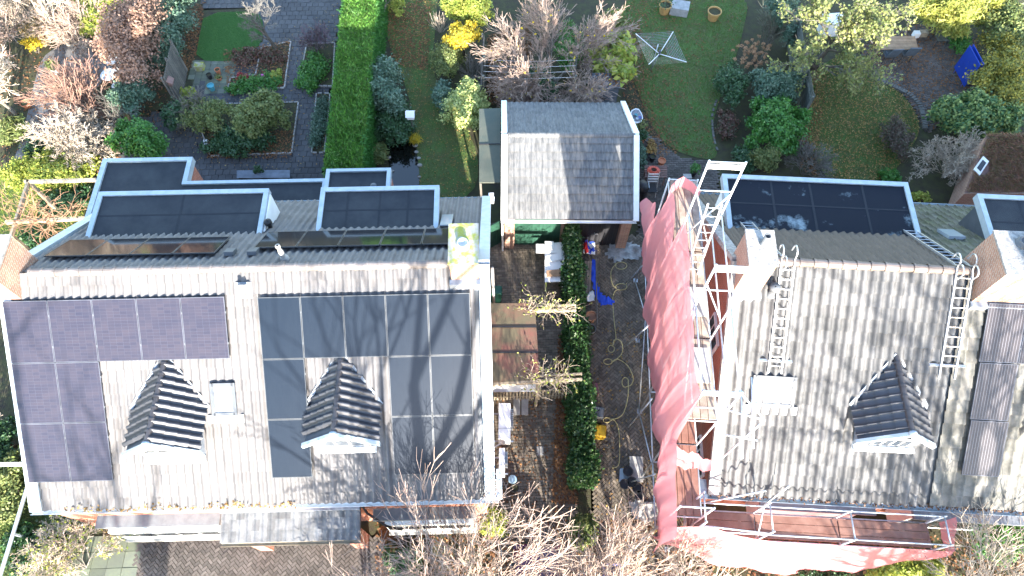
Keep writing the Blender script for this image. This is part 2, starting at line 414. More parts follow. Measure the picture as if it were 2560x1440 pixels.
m_deck = M('deck_board', (.20, .12, .10), .8, (.13, .08, .07), 4, rnd=.15)
m_terra = M('terracotta', (.45, .17, .08), .85, (.35, .13, .07), 6)
m_pot2 = M('ochre_pot', (.42, .27, .10), .8, (.34, .2, .08), 6)
m_paver = M('clinker', (.165, .135, .105), .85, (.10, .085, .065), 1.0, rnd=.28, bump=.3, bscale=60)
m_paverd = M('clinker_dark', (.105, .092, .082), .85, (.07, .06, .052), .8, rnd=.28, bump=.3, bscale=60)
m_joint = M('sand_joint', (.05, .045, .036), .95, (.06, .07, .03), 2)
m_slab = M('paving_slab', (.070, .071, .074), .75, (.046, .047, .05), .8, rnd=.14, bump=.25, bscale=50)
m_slabg = M('mossy_slab', (.13, .15, .10), .85, (.10, .11, .09), 1.6, rnd=.2, bump=.3)
m_path = M('grey_path', (.17, .165, .16), .9, (.12, .115, .11), 2, bump=.4)
m_turf = M('artificial_turf', (.07, .17, .05), .9, (.06, .15, .045), .6, bump=.6, bscale=200)
m_lawn = M('lawn_soil', (.062, .12, .03), .95, (.08, .085, .035), 1.5, bump=.6, bscale=30)
m_water = M('pond_water', (.006, .007, .006), .03, (.008, .009, .007), 1, spec=.8)
m_yellowhose = M('yellow_hose', (.52, .44, .20), .5)
m_redhose = M('red_hose', (.60, .10, .06), .5)
m_blue = M('blue_tarp', (.02, .07, .52), .45, (.015, .05, .40), 4, bump=.5, bscale=12)
m_tt = M('blue_tabletop', (.015, .05, .32), .4, (.012, .04, .26), 2)
m_yellow = M('yellow_plastic', (.50, .32, .02), .5)
m_greenb = M('green_bin', (.03, .14, .09), .5)
m_greend = M('green_door_paint', (.022, .07, .045), .5, (.016, .05, .035), 3)
m_greenroof = M('green_felt_roof', (.06, .075, .062), .8, (.085, .09, .07), 2, bump=.4, bscale=60)
m_carport = M('red_brown_sheet', (.15, .065, .05), .65, (.095, .082, .05), 1.1, contrast=(.34, .56), bump=.2)
m_turq = M('turquoise_bucket', (.10, .36, .42), .5)
m_pink = M('pink_ball', (.62, .10, .42), .4)
m_magenta = M('magenta_paint', (.10, .008, .045), .25, spec=.5, coat=.6)
m_bluep = M('blue_paint', (.08, .11, .36), .4)
m_lblue = M('light_blue_seat', (.26, .38, .47), .5)
m_red = M('red_bag', (.50, .03, .03), .5)
m_card = M('cardboard', (.36, .23, .14), .85)
m_dust = M('clear_plastic_sheet', (.36, .36, .34), .3, (.2, .2, .19), 5, spec=.5, bump=.8, bscale=7)
m_beam = M('old_timber_beam', (.34, .28, .20), .85, (.2, .17, .12), 5, rnd=.1, bump=.3)
M('bark', (.11, .095, .075), .9, (.07, .06, .05), 6, bump=.5)
m_bark = MATS['bark']
m_kerb = M('kerb_stone', (.13, .13, .12), .9, (.09, .085, .075), 4, rnd=.2)
m_barkl = M('pale_bark', (.25, .23, .195), .85, (.15, .14, .11), 8, bump=.4)
m_twigp = M('pinkish_twig', (.26, .18, .145), .8, (.31, .25, .20), 3, rnd=.25)
m_twigw = M('pale_twig', (.40, .34, .265), .8, (.30, .245, .19), 3, rnd=.25)
m_twigr = M('reddish_twig', (.20, .105, .085), .8, (.25, .17, .12), 3, rnd=.25)
m_twigg = M('grey_twig', (.155, .145, .125), .85, (.11, .10, .085), 3, rnd=.25)
m_twigo = M('orange_twig', (.29, .16, .09), .7, (.24, .14, .09), 3, rnd=.25)
l_dry = LEAF('dry_leaves', [(.10, .045, .022), (.19, .085, .035), (.26, .13, .05), (.13, .065, .035)], .1, .8, 0.85)
l_dryy = LEAF('yellow_fallen_leaves', [(.30, .20, .06), (.36, .22, .07), (.20, .10, .04), (.40, .30, .11)], .15, .8, 0.9)
l_grass = LEAF('grass_blades', [(.03, .075, .012), (.045, .095, .018), (.06, .09, .02), (.035, .06, .015)], .25, .55, 2.2)
l_grassd = LEAF('dull_grass_blades', [(.045, .085, .018), (.065, .095, .022), (.085, .09, .028), (.04, .065, .018)], .25, .55, 2.0)
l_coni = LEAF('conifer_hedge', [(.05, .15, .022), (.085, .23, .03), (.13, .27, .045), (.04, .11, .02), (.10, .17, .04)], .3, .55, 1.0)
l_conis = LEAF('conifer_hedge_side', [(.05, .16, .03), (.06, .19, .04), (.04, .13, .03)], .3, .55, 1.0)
l_ivy = LEAF('ivy', [(.018, .055, .018), (.035, .09, .025), (.06, .125, .035), (.022, .07, .022), (.11, .16, .08)], .2, .35, 1.0)
l_green = LEAF('green_leaf', [(.03, .10, .02), (.05, .15, .025), (.07, .17, .035), (.025, .08, .02)], .3, .4)
l_dark = LEAF('dark_leaf', [(.02, .05, .022), (.03, .07, .026), (.045, .09, .035), (.018, .045, .02)], .2, .4)
l_bluegreen = LEAF('bluegreen_leaf', [(.04, .080, .048), (.06, .11, .068), (.10, .15, .105), (.03, .065, .04)], .25, .5)
l_olive = LEAF('olive_leaf', [(.07, .10, .03), (.11, .14, .04), (.16, .17, .06), (.05, .08, .025)], .3)
l_yg = LEAF('yellowgreen_leaf', [(.15, .20, .03), (.22, .27, .05), (.30, .29, .06), (.10, .15, .03)], .35)
l_yellow = LEAF('yellow_leaf', [(.42, .30, .02), (.50, .38, .03), (.34, .26, .03), (.22, .22, .04)], .35)
l_beech = LEAF('brown_beech_leaf', [(.17, .105, .075), (.22, .135, .095), (.26, .165, .12), (.12, .075, .052)], .3, .7)
l_varie = LEAF('variegated_leaf', [(.20, .26, .07), (.40, .40, .16), (.10, .16, .05), (.30, .33, .10)], .3)
l_hyd = LEAF('dry_hydrangea', [(.20, .115, .06), (.28, .17, .10), (.24, .14, .07)], .2, .8)
l_purple = LEAF('dark_red_leaf', [(.08, .038, .03), (.11, .055, .04), (.06, .04, .028), (.05, .06, .025)], .2)
l_pine = LEAF('pine_needles', [(.16, .19, .035), (.24, .26, .05), (.33, .30, .07), (.10, .14, .03)], .3)

def solar_mat(name, base, line, cell, rough, lw, nx, ny, amount):
    mt = bpy.data.materials.new(name); mt.use_nodes = True; nt = mt.node_tree; N = nt.nodes; L = nt.links; MATS[name] = mt
    b = N['Principled BSDF']; b.inputs['Roughness'].default_value = rough; b.inputs['Specular IOR Level'].default_value = .3 if rough > .1 else .5
    tc = N.new('ShaderNodeTexCoord'); sp = N.new('ShaderNodeSeparateXYZ'); L.new(tc.outputs['Object'], sp.inputs[0])
    def lines(sock, n, w):
        a = N.new('ShaderNodeMath'); a.operation = 'MULTIPLY'; a.inputs[1].default_value = n; L.new(sock, a.inputs[0])
        f = N.new('ShaderNodeMath'); f.operation = 'FRACT'; L.new(a.outputs[0], f.inputs[0])
        c = N.new('ShaderNodeMath'); c.operation = 'LESS_THAN'; c.inputs[1].default_value = w; L.new(f.outputs[0], c.inputs[0]); return c.outputs[0]
    lx = lines(sp.outputs[0], nx, lw * nx); ly = lines(sp.outputs[1], ny, lw * ny)
    mxm = N.new('ShaderNodeMath'); mxm.operation = 'MAXIMUM'; L.new(lx, mxm.inputs[0]); L.new(ly, mxm.inputs[1])
    am = N.new('ShaderNodeMath'); am.operation = 'MULTIPLY'; am.inputs[1].default_value = amount; L.new(mxm.outputs[0], am.inputs[0])
    # cell to cell tone
    geo = N.new('ShaderNodeNewGeometry'); no = N.new('ShaderNodeTexNoise'); no.inputs['Scale'].default_value = 1.3; no.inputs['Detail'].default_value = 5
    L.new(geo.outputs['Position'], no.inputs['Vector'])
    wn_ = N.new('ShaderNodeTexWhiteNoise'); wn_.noise_dimensions = '2D'
    sn = N.new('ShaderNodeVectorMath'); sn.operation = 'MULTIPLY'; sn.inputs[1].default_value = (nx, ny, 0); L.new(tc.outputs['Object'], sn.inputs[0])
    fl = N.new('ShaderNodeVectorMath'); fl.operation = 'FLOOR'; L.new(sn.outputs[0], fl.inputs[0]); L.new(fl.outputs[0], wn_.inputs['Vector'])
    mx = N.new('ShaderNodeMix'); mx.data_type = 'RGBA'; mx.inputs[6].default_value = (*base, 1); mx.inputs[7].default_value = (*cell, 1)
    av = N.new('ShaderNodeMath'); av.operation = 'MULTIPLY_ADD'; av.inputs[1].default_value = .45; L.new(wn_.outputs[0], av.inputs[0])
    n3 = N.new('ShaderNodeMath'); n3.operation = 'MULTIPLY'; n3.inputs[1].default_value = .7; L.new(no.outputs[0], n3.inputs[0]); L.new(n3.outputs[0], av.inputs[2])
    L.new(av.outputs[0], mx.inputs[0])
    m2 = N.new('ShaderNodeMix'); m2.data_type = 'RGBA'; m2.inputs[7].default_value = (*line, 1); L.new(am.outputs[0], m2.inputs[0]); L.new(mx.outputs[2], m2.inputs[6])
    L.new(m2.outputs[2], b.inputs['Base Color'])
    return mt
s_black = solar_mat('solar_black', (.0035, .0075, .0145), (.010, .016, .023), (.006, .0105, .018), .25, .0022, 20.0, 3.0, .6)
s_poly = solar_mat('solar_poly', (.016, .0175, .031), (.050, .054, .074), (.033, .029, .039), .25, .004, 5.6, 11.6, .7)
s_bus = solar_mat('solar_busbar', (.026, .023, .026), (.13, .13, .145), (.034, .030, .032), .25, .010, 13.0, .61, .9)
s_rear = solar_mat('solar_gloss_black', (.012, .012, .014), (.02, .02, .022), (.016, .016, .018), .07, .0016, 20.0, 3.0, .4)

def net_mat(name, col, alpha):
    mt = bpy.data.materials.new(name); mt.use_nodes = True; nt = mt.node_tree; N = nt.nodes; L = nt.links; MATS[name] = mt
    b = N['Principled BSDF']; b.inputs['Roughness'].default_value = .7
    geo = N.new('ShaderNodeNewGeometry'); no = N.new('ShaderNodeTexNoise'); no.inputs['Scale'].default_value = 2.2; no.inputs['Detail'].default_value = 8
    mp = N.new('ShaderNodeMapping'); mp.inputs['Scale'].default_value = (1, 1, .35); L.new(geo.outputs['Position'], mp.inputs[0]); L.new(mp.outputs[0], no.inputs['Vector'])
    mx = N.new('ShaderNodeMix'); mx.data_type = 'RGBA'; mx.inputs[6].default_value = (*col, 1); mx.inputs[7].default_value = (*(c * .8 + .1 for c in col), 1); L.new(no.outputs[0], mx.inputs[0])
    L.new(mx.outputs[2], b.inputs['Base Color'])
    tl = N.new('ShaderNodeBsdfTranslucent'); L.new(mx.outputs[2], tl.inputs[0])
    m1 = N.new('ShaderNodeMixShader'); m1.inputs[0].default_value = .4; L.new(b.outputs[0], m1.inputs[1]); L.new(tl.outputs[0], m1.inputs[2])
    tp = N.new('ShaderNodeBsdfTransparent'); m2 = N.new('ShaderNodeMixShader')
    mr = N.new('ShaderNodeMapRange'); mr.inputs['To Min'].default_value = alpha - .12; mr.inputs['To Max'].default_value = alpha + .12; L.new(no.outputs[0], mr.inputs[0])
    L.new(mr.outputs[0], m2.inputs[0]); L.new(m1.outputs[0], m2.inputs[1]); L.new(tp.outputs[0], m2.inputs[2]); L.new(m2.outputs[0], N['Material Output'].inputs[0])
    return mt
m_net = net_mat('pink_debris_net', (.62, .205, .22), .12)
# ------------------------------------------------------------------ ground, lawns, paving
sheet('ground', [A(-60, -30), A(60, -30), A(60, 90), A(-60, 90)], 0, m_soil)
def brick_mesh(l, w, h):
    x, y = l / 2 - .004, w / 2 - .004; i = .004
    V = [(-x, -y, -h), (x, -y, -h), (x, y, -h), (-x, y, -h), (-x + i, -y + i, 0), (x - i, -y + i, 0), (x - i, y - i, 0), (-x + i, y - i, 0)]
    return V, [(4, 5, 6, 7), (0, 1, 5, 4), (1, 2, 6, 5), (2, 3, 7, 6), (3, 0, 4, 7)]
def paving(name, P, mat, z, l=.2, w=.1, pattern='herring', ang=45, focus=None, base_mat=None, jz=.004, piece='paving_brick'):
    st = sheet(name, P, z - .03, base_mat or m_joint)
    poly = [(p[0], p[1]) for p in P]; xs = [p[0] for p in poly]; ys = [p[1] for p in poly]
    cx, cy = (min(xs) + max(xs)) / 2, (min(ys) + max(ys)) / 2; R = math.hypot(max(xs) - min(xs), max(ys) - min(ys)) / 2
    a = math.radians(ang); ca, sa = math.cos(a), math.sin(a); L = []
    def put(x, y, rot):
        X, Y = cx + x * ca - y * sa, cy + x * sa + y * ca
        if inside(poly, X, Y):
            t = a + rot + RNG.normal(0, .008); zz = z + RNG.normal(0, jz)
            L.append(XF(A(X, Y, zz), A(math.cos(t), math.sin(t), 0), A(-math.sin(t), math.cos(t), 0), unit(A(*RNG.normal(0, .012, 2), 1))))
    if pattern == 'herring':
        n = int(R / w) + 3
        for i in range(-n, n):
            for j in range(-n, n):
                if (i - j) % 4 == 0:
                    put((i + 1) * w, (j + .5) * w, 0); put((i + .5) * w, (j + 2) * w, math.pi / 2)
    else:
        nx, ny = int(R / l) + 2, int(R / w) + 2
        for j in range(-ny, ny):
            for i in range(-nx, nx): put((i + (.5 if (pattern == 'bond' and j % 2) else 0)) * l, j * w, 0)
    f = focus if focus is not None else A(0, 6)
    L.sort(key=lambda X: (X[0, 3] - f[0]) ** 2 + (X[1, 3] - f[1]) ** 2)
    V, F = brick_mesh(l, w, .05)
    pieces(st, piece, V, F, L, mat, 300, piece + 's')
    return st
sheet('street', [A(-60, -26), A(60, -26), A(60, -16), A(-60, -16)], .006, M('asphalt', (.05, .05, .052), .9, (.07, .07, .07), 3, bump=.4, bscale=80))
sheet('street_kerb', [A(-60, -16), A(60, -16), A(60, -15.8), A(-60, -15.8)], .12, m_kerb, th=.12)
sheet('footpath', [A(-60, -15.8), A(60, -15.8), A(60, -13.6), A(-60, -13.6)], .1, m_path, th=.1)
# drives between the houses
paving('right_driveway', pxpoly([(1455, 590), (1640, 590), (1690, 1330), (1700, 1480), (1480, 1480), (1480, 1330)]), m_paver, .03, focus=G(1560, 1000)[:2])
paving('left_driveway', pxpoly([(1215, 560), (1420, 560), (1440, 1300), (1430, 1480), (1225, 1480), (1222, 1240)]), m_paver, .034, .21, .105, 'bond', 2, focus=G(1330, 1120)[:2])
paving('front_forecourt', pxpoly([(345, 1338), (720, 1338), (960, 1338), (1000, 1480), (330, 1480)]), m_paverd, .03, .2, .1, 'herring', 45, focus=G(480, 1400)[:2])
paving('front_slab_strip', pxpoly([(285, 1325), (343, 1325), (328, 1480), (150, 1480), (160, 1390)]), m_slabg, .032, .5, .5, 'grid', 2, piece='paving_slab')
# slabs in the left house garden
Pg = pxpoly([(500, -60), (858, -60), (808, 450), (300, 450), (300, 330), (440, 250), (560, 160), (660, 110), (640, 20), (510, 25)])
paving('garden_paving', Pg, m_slab, .03, .3, .3, 'bond', 1.75, focus=G(730, 230)[:2], piece='paving_slab')
paving('terrace_paving', pxpoly([(478, 155), (600, 155), (580, 225), (545, 232), (480, 228)]), m_slabg, .036, .3, .3, 'grid', 1.75, piece='paving_slab')
# right hand patio
patio = smooth_poly(pxpoly([(2130, 130), (2260, 60), (2440, 60), (2440, 250), (2330, 330), (2310, 330), (2298, 290), (2250, 225), (2190, 195)]), 1)
paving('patio', patio, m_paverd, .03, .2, .1, 'bond', 20, focus=G(2260, 210)[:2])
paving('garden_terrace', pxpoly([(1600, 330), (1640, 345), (1700, 395), (1790, 405), (1800, 480), (1640, 600), (1595, 590)]), m_paverd, .03, .2, .1, 'bond', 0, focus=G(1650, 480)[:2])
# lawns
def lawn(name, pts, z=.02, sm=2, n=26000, h=.07, mat=None, gm=None, label=None):
    P = smooth_poly(pxpoly(pts), sm); st = sheet(name, P, z, gm or m_lawn)
    tag(blades('grass', P, n, h, .022, mat or l_grass, z), label, 'grass'); return P
LM = lawn('lawn_by_pond', [(945, -80), (1100, -80), (1090, 60), (1075, 200), (1195, 350), (1196, 500), (1040, 500), (1045, 330), (1010, 200), (960, 80)], mat=l_grassd, label='patchy lawn strip between tall green hedge and garage')
LC = lawn('lawn_under_clothesline', [(1560, -40), (1880, -40), (1850, 120), (1800, 240), (1778, 320), (1800, 400), (1740, 396), (1670, 370), (1625, 310), (1600, 240), (1550, 120)], n=40000, label='green lawn under the rotary clothes dryer')
LR = lawn('lawn_by_patio', [(2000, 215), (2110, 120), (2185, 200), (2255, 232), (2300, 300), (2290, 360), (2210, 460), (2080, 470), (2040, 400), (2000, 320)], n=40000, mat=l_grassd, label='yellowish leaf-strewn lawn beside the curved brick edging')
TURF = smooth_poly(pxpoly([(512, 34), (645, 30), (660, 60), (657, 105), (622, 138), (590, 155), (489, 153), (500, 90)]), 1)
tag(blades('artificial_grass', TURF, 60000, .035, .014, LEAF('turf_blade', [(.05, .13, .035), (.06, .15, .042), (.055, .14, .045)], .2), .046), 'flat bright green artificial turf in left garden', 'turf')
sheet('artificial_turf', TURF, .045, m_turf, th=.04)
lawn('garden_grass_left', [(0, 440), (240, 410), (215, 560), (70, 640), (-60, 640), (-60, 440)], n=9000, h=.1, mat=l_yg, label='long yellow-green grass under the timber pergola')
lawn('front_garden_left', [(-60, 1150), (60, 1150), (260, 1330), (150, 1440), (120, 1500), (-60, 1500)], n=12000, h=.1, mat=l_grassd, label='rough grass in front garden left of the house')
sheet('garden_path', smooth_poly(pxpoly([(110, 120), (260, 90), (330, 130), (200, 260), (110, 330), (70, 440), (20, 440), (60, 330), (80, 230)]), 2), .012, m_path)
sheet('shed_yard', pxpoly([(1196, 440), (1262, 440), (1262, 640), (1210, 640)]), .014, m_joint)
# pond
pond = smooth_poly(pxpoly([(962, 352), (1000, 348), (1035, 356), (1042, 380), (1048, 420), (1050, 480), (975, 480), (975, 420)]), 2)
sheet('pond', pond, .024, m_water)
ed = MB()
for i in range(0, len(pond), 2):
    p = pond[i] + A(RNG.normal(0, .05), RNG.normal(0, .05), 0); ed.ball(A(p[0], p[1], .05), RNG.uniform(.07, .13), 8, (1, .8, .5))
tag(ed.build('pond_stones', m_conc), 'rim of small grey stones around the dark pond', 'stones', kind='stuff')
# planting beds with brick edging
def bed(P, z=.07, edge=True):
    st = sheet('planting_bed', P, z, m_soil, th=.06)
    if edge:
        L = []
        for i in range(len(P)):
            a, b = P[i][:2], P[(i + 1) % len(P)][:2]; d = b - a; n = int(np.linalg.norm(d) / .21)
            for k in range(n):
                q = a + d * (k + .5) / n; dd = d / np.linalg.norm(d)
                L.append(XF(A(*q, z + .03 + RNG.normal(0, .006)), A(*dd, 0), A(-dd[1], dd[0], 0), GZ))
        V, F = brick_mesh(.2, .07, .08); pieces(st, 'edging_brick', V, F, L, m_conc, 300)
    return st
bed(pxpoly([(655, 122), (728, 106), (712, 222), (570, 226), (578, 198), (640, 190)]))
bed(pxpoly([(768, 112), (838, 110), (832, 218), (748, 216)]))
bed(pxpoly([(560, 262), (747, 258), (730, 385), (528, 392), (505, 330)]))
bed(pxpoly([(792, 236), (826, 236), (812, 384), (780, 384)]))
# curved edgings
def kerb_row(name, pts, mat, l=.1, w=.22, h=.1):
    P = [G(*p) for p in pts]; Q = []
    for a, b in zip(P[:-1], P[1:]):
        n = max(1, int(np.linalg.norm(b - a) / l)); Q += [(a + (b - a) * k / n, unit(b - a)) for k in range(n)]
    st = sheet(name, [P[0], P[0] + A(.1, 0, 0), P[0] + A(.1, .1, 0), P[0] + A(0, .1, 0)], .006, mat)
    V, F = brick_mesh(l, w, .1)
    pieces(st, 'edging_brick', V, F, [XF(A(q[0], q[1], h + RNG.normal(0, .008)), d, A(-d[1], d[0], 0), GZ) for q, d in Q], mat, 300)
def curve(pts, k=6):
    out = []; n = len(pts)
    for i in range(n - 1):
        p0, p1, p2, p3 = (np.array(pts[max(0, min(n - 1, j))], float) for j in (i - 1, i, i + 1, i + 2))
        for s in range(k):
            t = s / k; out.append(.5 * ((2 * p1) + (-p0 + p2) * t + (2 * p0 - 5 * p1 + 4 * p2 - p3) * t * t + (-p0 + 3 * p1 - 3 * p2 + p3) * t ** 3))
    return out + [np.array(pts[-1], float)]
kerb_row('patio_kerb', [tuple(p) for p in curve([(2125, 135), (2160, 182), (2210, 208), (2262, 232), (2296, 262), (2308, 300), (2312, 330)], 3)], m_kerb)
kerb_row('lawn_kerb', [tuple(p) for p in curve([(1790, 255), (1780, 290), (1783, 340), (1795, 385)], 3)], m_kerb, .19, .1, .07)
# fallen leaves
litter('fallen_leaves', LM, 3400, .055, l_dryy, .05, .03, label='scattered fallen leaves on the lawn by the pond')
litter('fallen_leaves', pxpoly([(960, 0), (1080, 0), (1070, 180), (980, 160)]), 2200, .08, l_dry, .04, .03, label='brown fallen leaves beside the tall green hedge')
litter('fallen_leaves', LC, 7500, .065, l_dry, .05, .04, label='sparse fallen leaves on the clothes dryer lawn', weight=lambda x, y: np.clip((8.6 - x) * .35 + .15, .25, 1))
litter('fallen_leaves', pxpoly([(1540, 40), (1600, 60), (1615, 250), (1700, 380), (1640, 400), (1560, 250)]), 2600, .08, l_dry, .02, .03, label='drift of brown leaves along the garage side of the lawn')
litter('fallen_leaves', pxpoly([(1218, 90), (1330, 60), (1330, 262), (1218, 262)]), 4200, .085, l_dry, .02, .04, label='thick rust-brown leaf carpet behind the garage')
litter('fallen_leaves', LR, 6500, .055, l_dryy, .06, .04, label='yellow leaves strewn over the lawn by the patio')
litter('fallen_leaves', pxpoly([(1990, 200), (2070, 160), (2040, 420), (2060, 470), (2000, 420)]), 3000, .08, l_dry, .02, .03, label='brown leaves along the fence beside the right lawn')
litter('fallen_leaves', patio, 3800, .075, l_dry, .04, .03, label='brown leaves covering the brick patio')
litter('fallen_leaves', pxpoly([(1395, 840), (1430, 840), (1445, 1260), (1380, 1260)]), 3600, .075, l_dry, .04, .05, label='heap of brown leaves along the ivy hedge')
litter('fallen_leaves', pxpoly([(1225, 980), (1420, 980), (1430, 1300), (1225, 1300)]), 700, .07, l_dry, .045, .02, label='loose leaves on the left drive')
litter('fallen_leaves', pxpoly([(1480, 800), (1640, 800), (1680, 1420), (1490, 1420)]), 500, .06, l_dryy, .045, .02, label='loose leaves on the right drive')
litter('fallen_leaves', pxpoly([(430, 250), (860, 0), (810, 430), (430, 430)]), 1600, .05, l_dryy, .1, .02, label='small pale leaves scattered over the slate-grey garden paving')
litter('fallen_leaves', pxpoly([(560, 130), (728, 106), (712, 222), (570, 226)]), 1900, .07, l_dry, .09, .05, label='brown leaf mulch in the bed beside the turf')
litter('fallen_leaves', pxpoly([(520, 330), (735, 330), (730, 400), (520, 400)]), 1300, .07, l_dry, .09, .05, label='brown leaves at foot of the shrub bed')
litter('fallen_leaves', pxpoly([(940, 1300), (1900, 1300), (2560, 1360), (2560, 1480), (940, 1480)]), 6000, .08, l_dry, .045, .04, label='brown leaves on the front gardens under the bare trees')
litter('fallen_leaves', pxpoly([(0, 150), (420, 60), (420, 300), (300, 430), (0, 440)]), 3800, .08, l_dry, .02, .03, label='brown leaves on the far left garden')
litter('fallen_leaves', pxpoly([(455, 30), (515, 0), (500, 100), (485, 160), (440, 240), (425, 200)]), 2200, .08, l_dry, .02, .04, label='brown leaves between ivy fence and artificial turf')
# ------------------------------------------------------------------ roof building blocks
def tile_mesh(w, l, amp, lip=.05, flat=False):
    prof = [(0, .25), (.1, .04), (.2, 0), (.32, .1), (.42, .5), (.52, .88), (.63, 1), (.74, .9), (.86, .62), (1, .25)] if not flat else [(0, .5), (.06, 0), (.5, .12), (.78, 0), (.84, .9), (.95, 1), (1, .55)]
    V = []; n = len(prof)
    for (x, z) in prof: V.append((x * w, 0, z * amp + lip))
    for (x, z) in prof: V.append((x * w, l * 1.06, z * amp))
    for (x, z) in prof: V.append((x * w, 0, z * amp + lip))
    for (x, z) in prof: V.append((x * w, .004, z * amp - .012))
    F = [(i, i + 1, n + i + 1, n + i) for i in range(n - 1)] + [(3 * n + i, 3 * n + i + 1, 2 * n + i + 1, 2 * n + i) for i in range(n - 1)]
    return V, F
def tile_field(parent, origin, xdir, ydir, nx, ny, w, l, amp, mat, keep=None, limit=300, prefer=None, flat=False, name='roof_tile', skip0=0.0):
    """tiles laid from origin (lower left corner) across xdir and up along ydir"""
    xdir = unit(xdir); ydir = unit(ydir); zd = np.cross(xdir, ydir); V, F = tile_mesh(w, l, amp, flat=flat); L = []
    for j in range(ny):
        for i in range(nx):
            if keep and not keep((i + .5) * w, (j + .5) * l): continue
            o = origin + xdir * (i * w) + ydir * (j * l) + zd * RNG.normal(.0, .002)
            y2 = unit(ydir + zd * RNG.normal(0, .006) + xdir * RNG.normal(0, .004))
            L.append((prefer((i + .5) * w, (j + .5) * l) if prefer else 0, XF(o, unit(np.cross(y2, zd)), y2, zd)))
    L.sort(key=lambda q: q[0])
    pieces(parent, name, V, F, [q[1] for q in L], mat, limit, name + 's', True)
def ridge_tiles(parent, p0, p1, mat, r=.11, l=.36, up=GZ, n=None, collar=.016):
    p0, p1 = np.asarray(p0, float), np.asarray(p1, float); d = p1 - p0; L = np.linalg.norm(d); d = d / L; n = n or int(round(L / l)); l = L / n
    x = unit(np.cross(d, up)); u2 = np.cross(x, d); V = []; k = 8
    for (y, rr) in ((0, r + collar), (.06, r + collar), (.061, r), (l * 1.04, r * .93)):
        for i in range(k + 1):
            t = math.pi * (i / k * 1.1 - .05); V.append((math.cos(t) * rr, y, math.sin(t) * rr))
    F = [(j * (k + 1) + i, (j + 1) * (k + 1) + i, (j + 1) * (k + 1) + i + 1, j * (k + 1) + i + 1) for j in range(3) for i in range(k)]
    me = [XF(p0 + d * (i * l), x, d, u2) for i in range(n)]
    pieces(parent, 'ridge_tile', V, F, me, mat)
class Roof:
    def __init__(s, f, vr, zr, tan, vf, vb):
        s.f, s.vr, s.zr, s.t, s.vf, s.vb = f, vr, zr, tan, vf, vb; c = 1 / math.hypot(1, tan); s.c, s.s = c, tan * c
    def z(s, v): return s.zr - s.t * abs(v - s.vr)
    def front(s, u, d, h=0.0): return s.f(u, s.vr - d * s.c - h * s.s, s.zr - d * s.s + h * s.c)    # d metres down the front slope, h above it
    def rear(s, u, d, h=0.0): return s.f(u, s.vr + d * s.c + h * s.s, s.zr - d * s.s + h * s.c)
    def fd(s): return s.f.n * s.c + GZ * s.s      # up the front slope
    def rd(s): return -s.f.n * s.c + GZ * s.s     # up the rear slope

def gutter(parent, a, b, mat, r=.08, name='gutter'):
    mb = MB(); d = unit(b - a); x = unit(np.cross(d, GZ)); n = 6; V = []; 
    for p in (a, b):
        for i in range(n + 1):
            t = math.pi * (1 + i / n); V.append(p + x * math.cos(t) * r + GZ * math.sin(t) * r)
        for i in range(n, -1, -1):
            t = math.pi * (1 + i / n); V.append(p + x * math.cos(t) * (r - .012) + GZ * (math.sin(t) * (r - .012)))
    k = 2 * n + 2
    F = [(i, (i + 1) % k, k + (i + 1) % k, k + i) for i in range(k)]
    mb.add(V, F); return mb.build(name, mat, parent)

def chimney(parent, f, u0, u1, v0, v1, zb, zt, mat, cap, pots=(), flash=True, capt=.06, skew=0):
    mb = MB().fbox(f, u0, u1, v0, v1, zb, zt - capt); ch = mb.build('chimney', mat, parent)
    MB().fbox(f, u0 - .03, u1 + .03, v0 - .03, v1 + .03, zt - capt + .002, zt).build('chimney_cap', cap, ch)
    for (u, v, r, h, mt) in pots:
        MB().lathe(f(u, v, zt), [(r * 1.25, .003), (r * 1.2, .05), (r, .06), (r, h), (r * .8, h + .004), (r * .78, .1), (.001, .1)], 16).build('flue', mt, ch, True)
    if flash:
        MB().fbox(f, u0 - .05, u1 + .05, v0 - .16, v0 - .002, zb, zb + .5).build('flashing', m_lead, ch)
    return ch

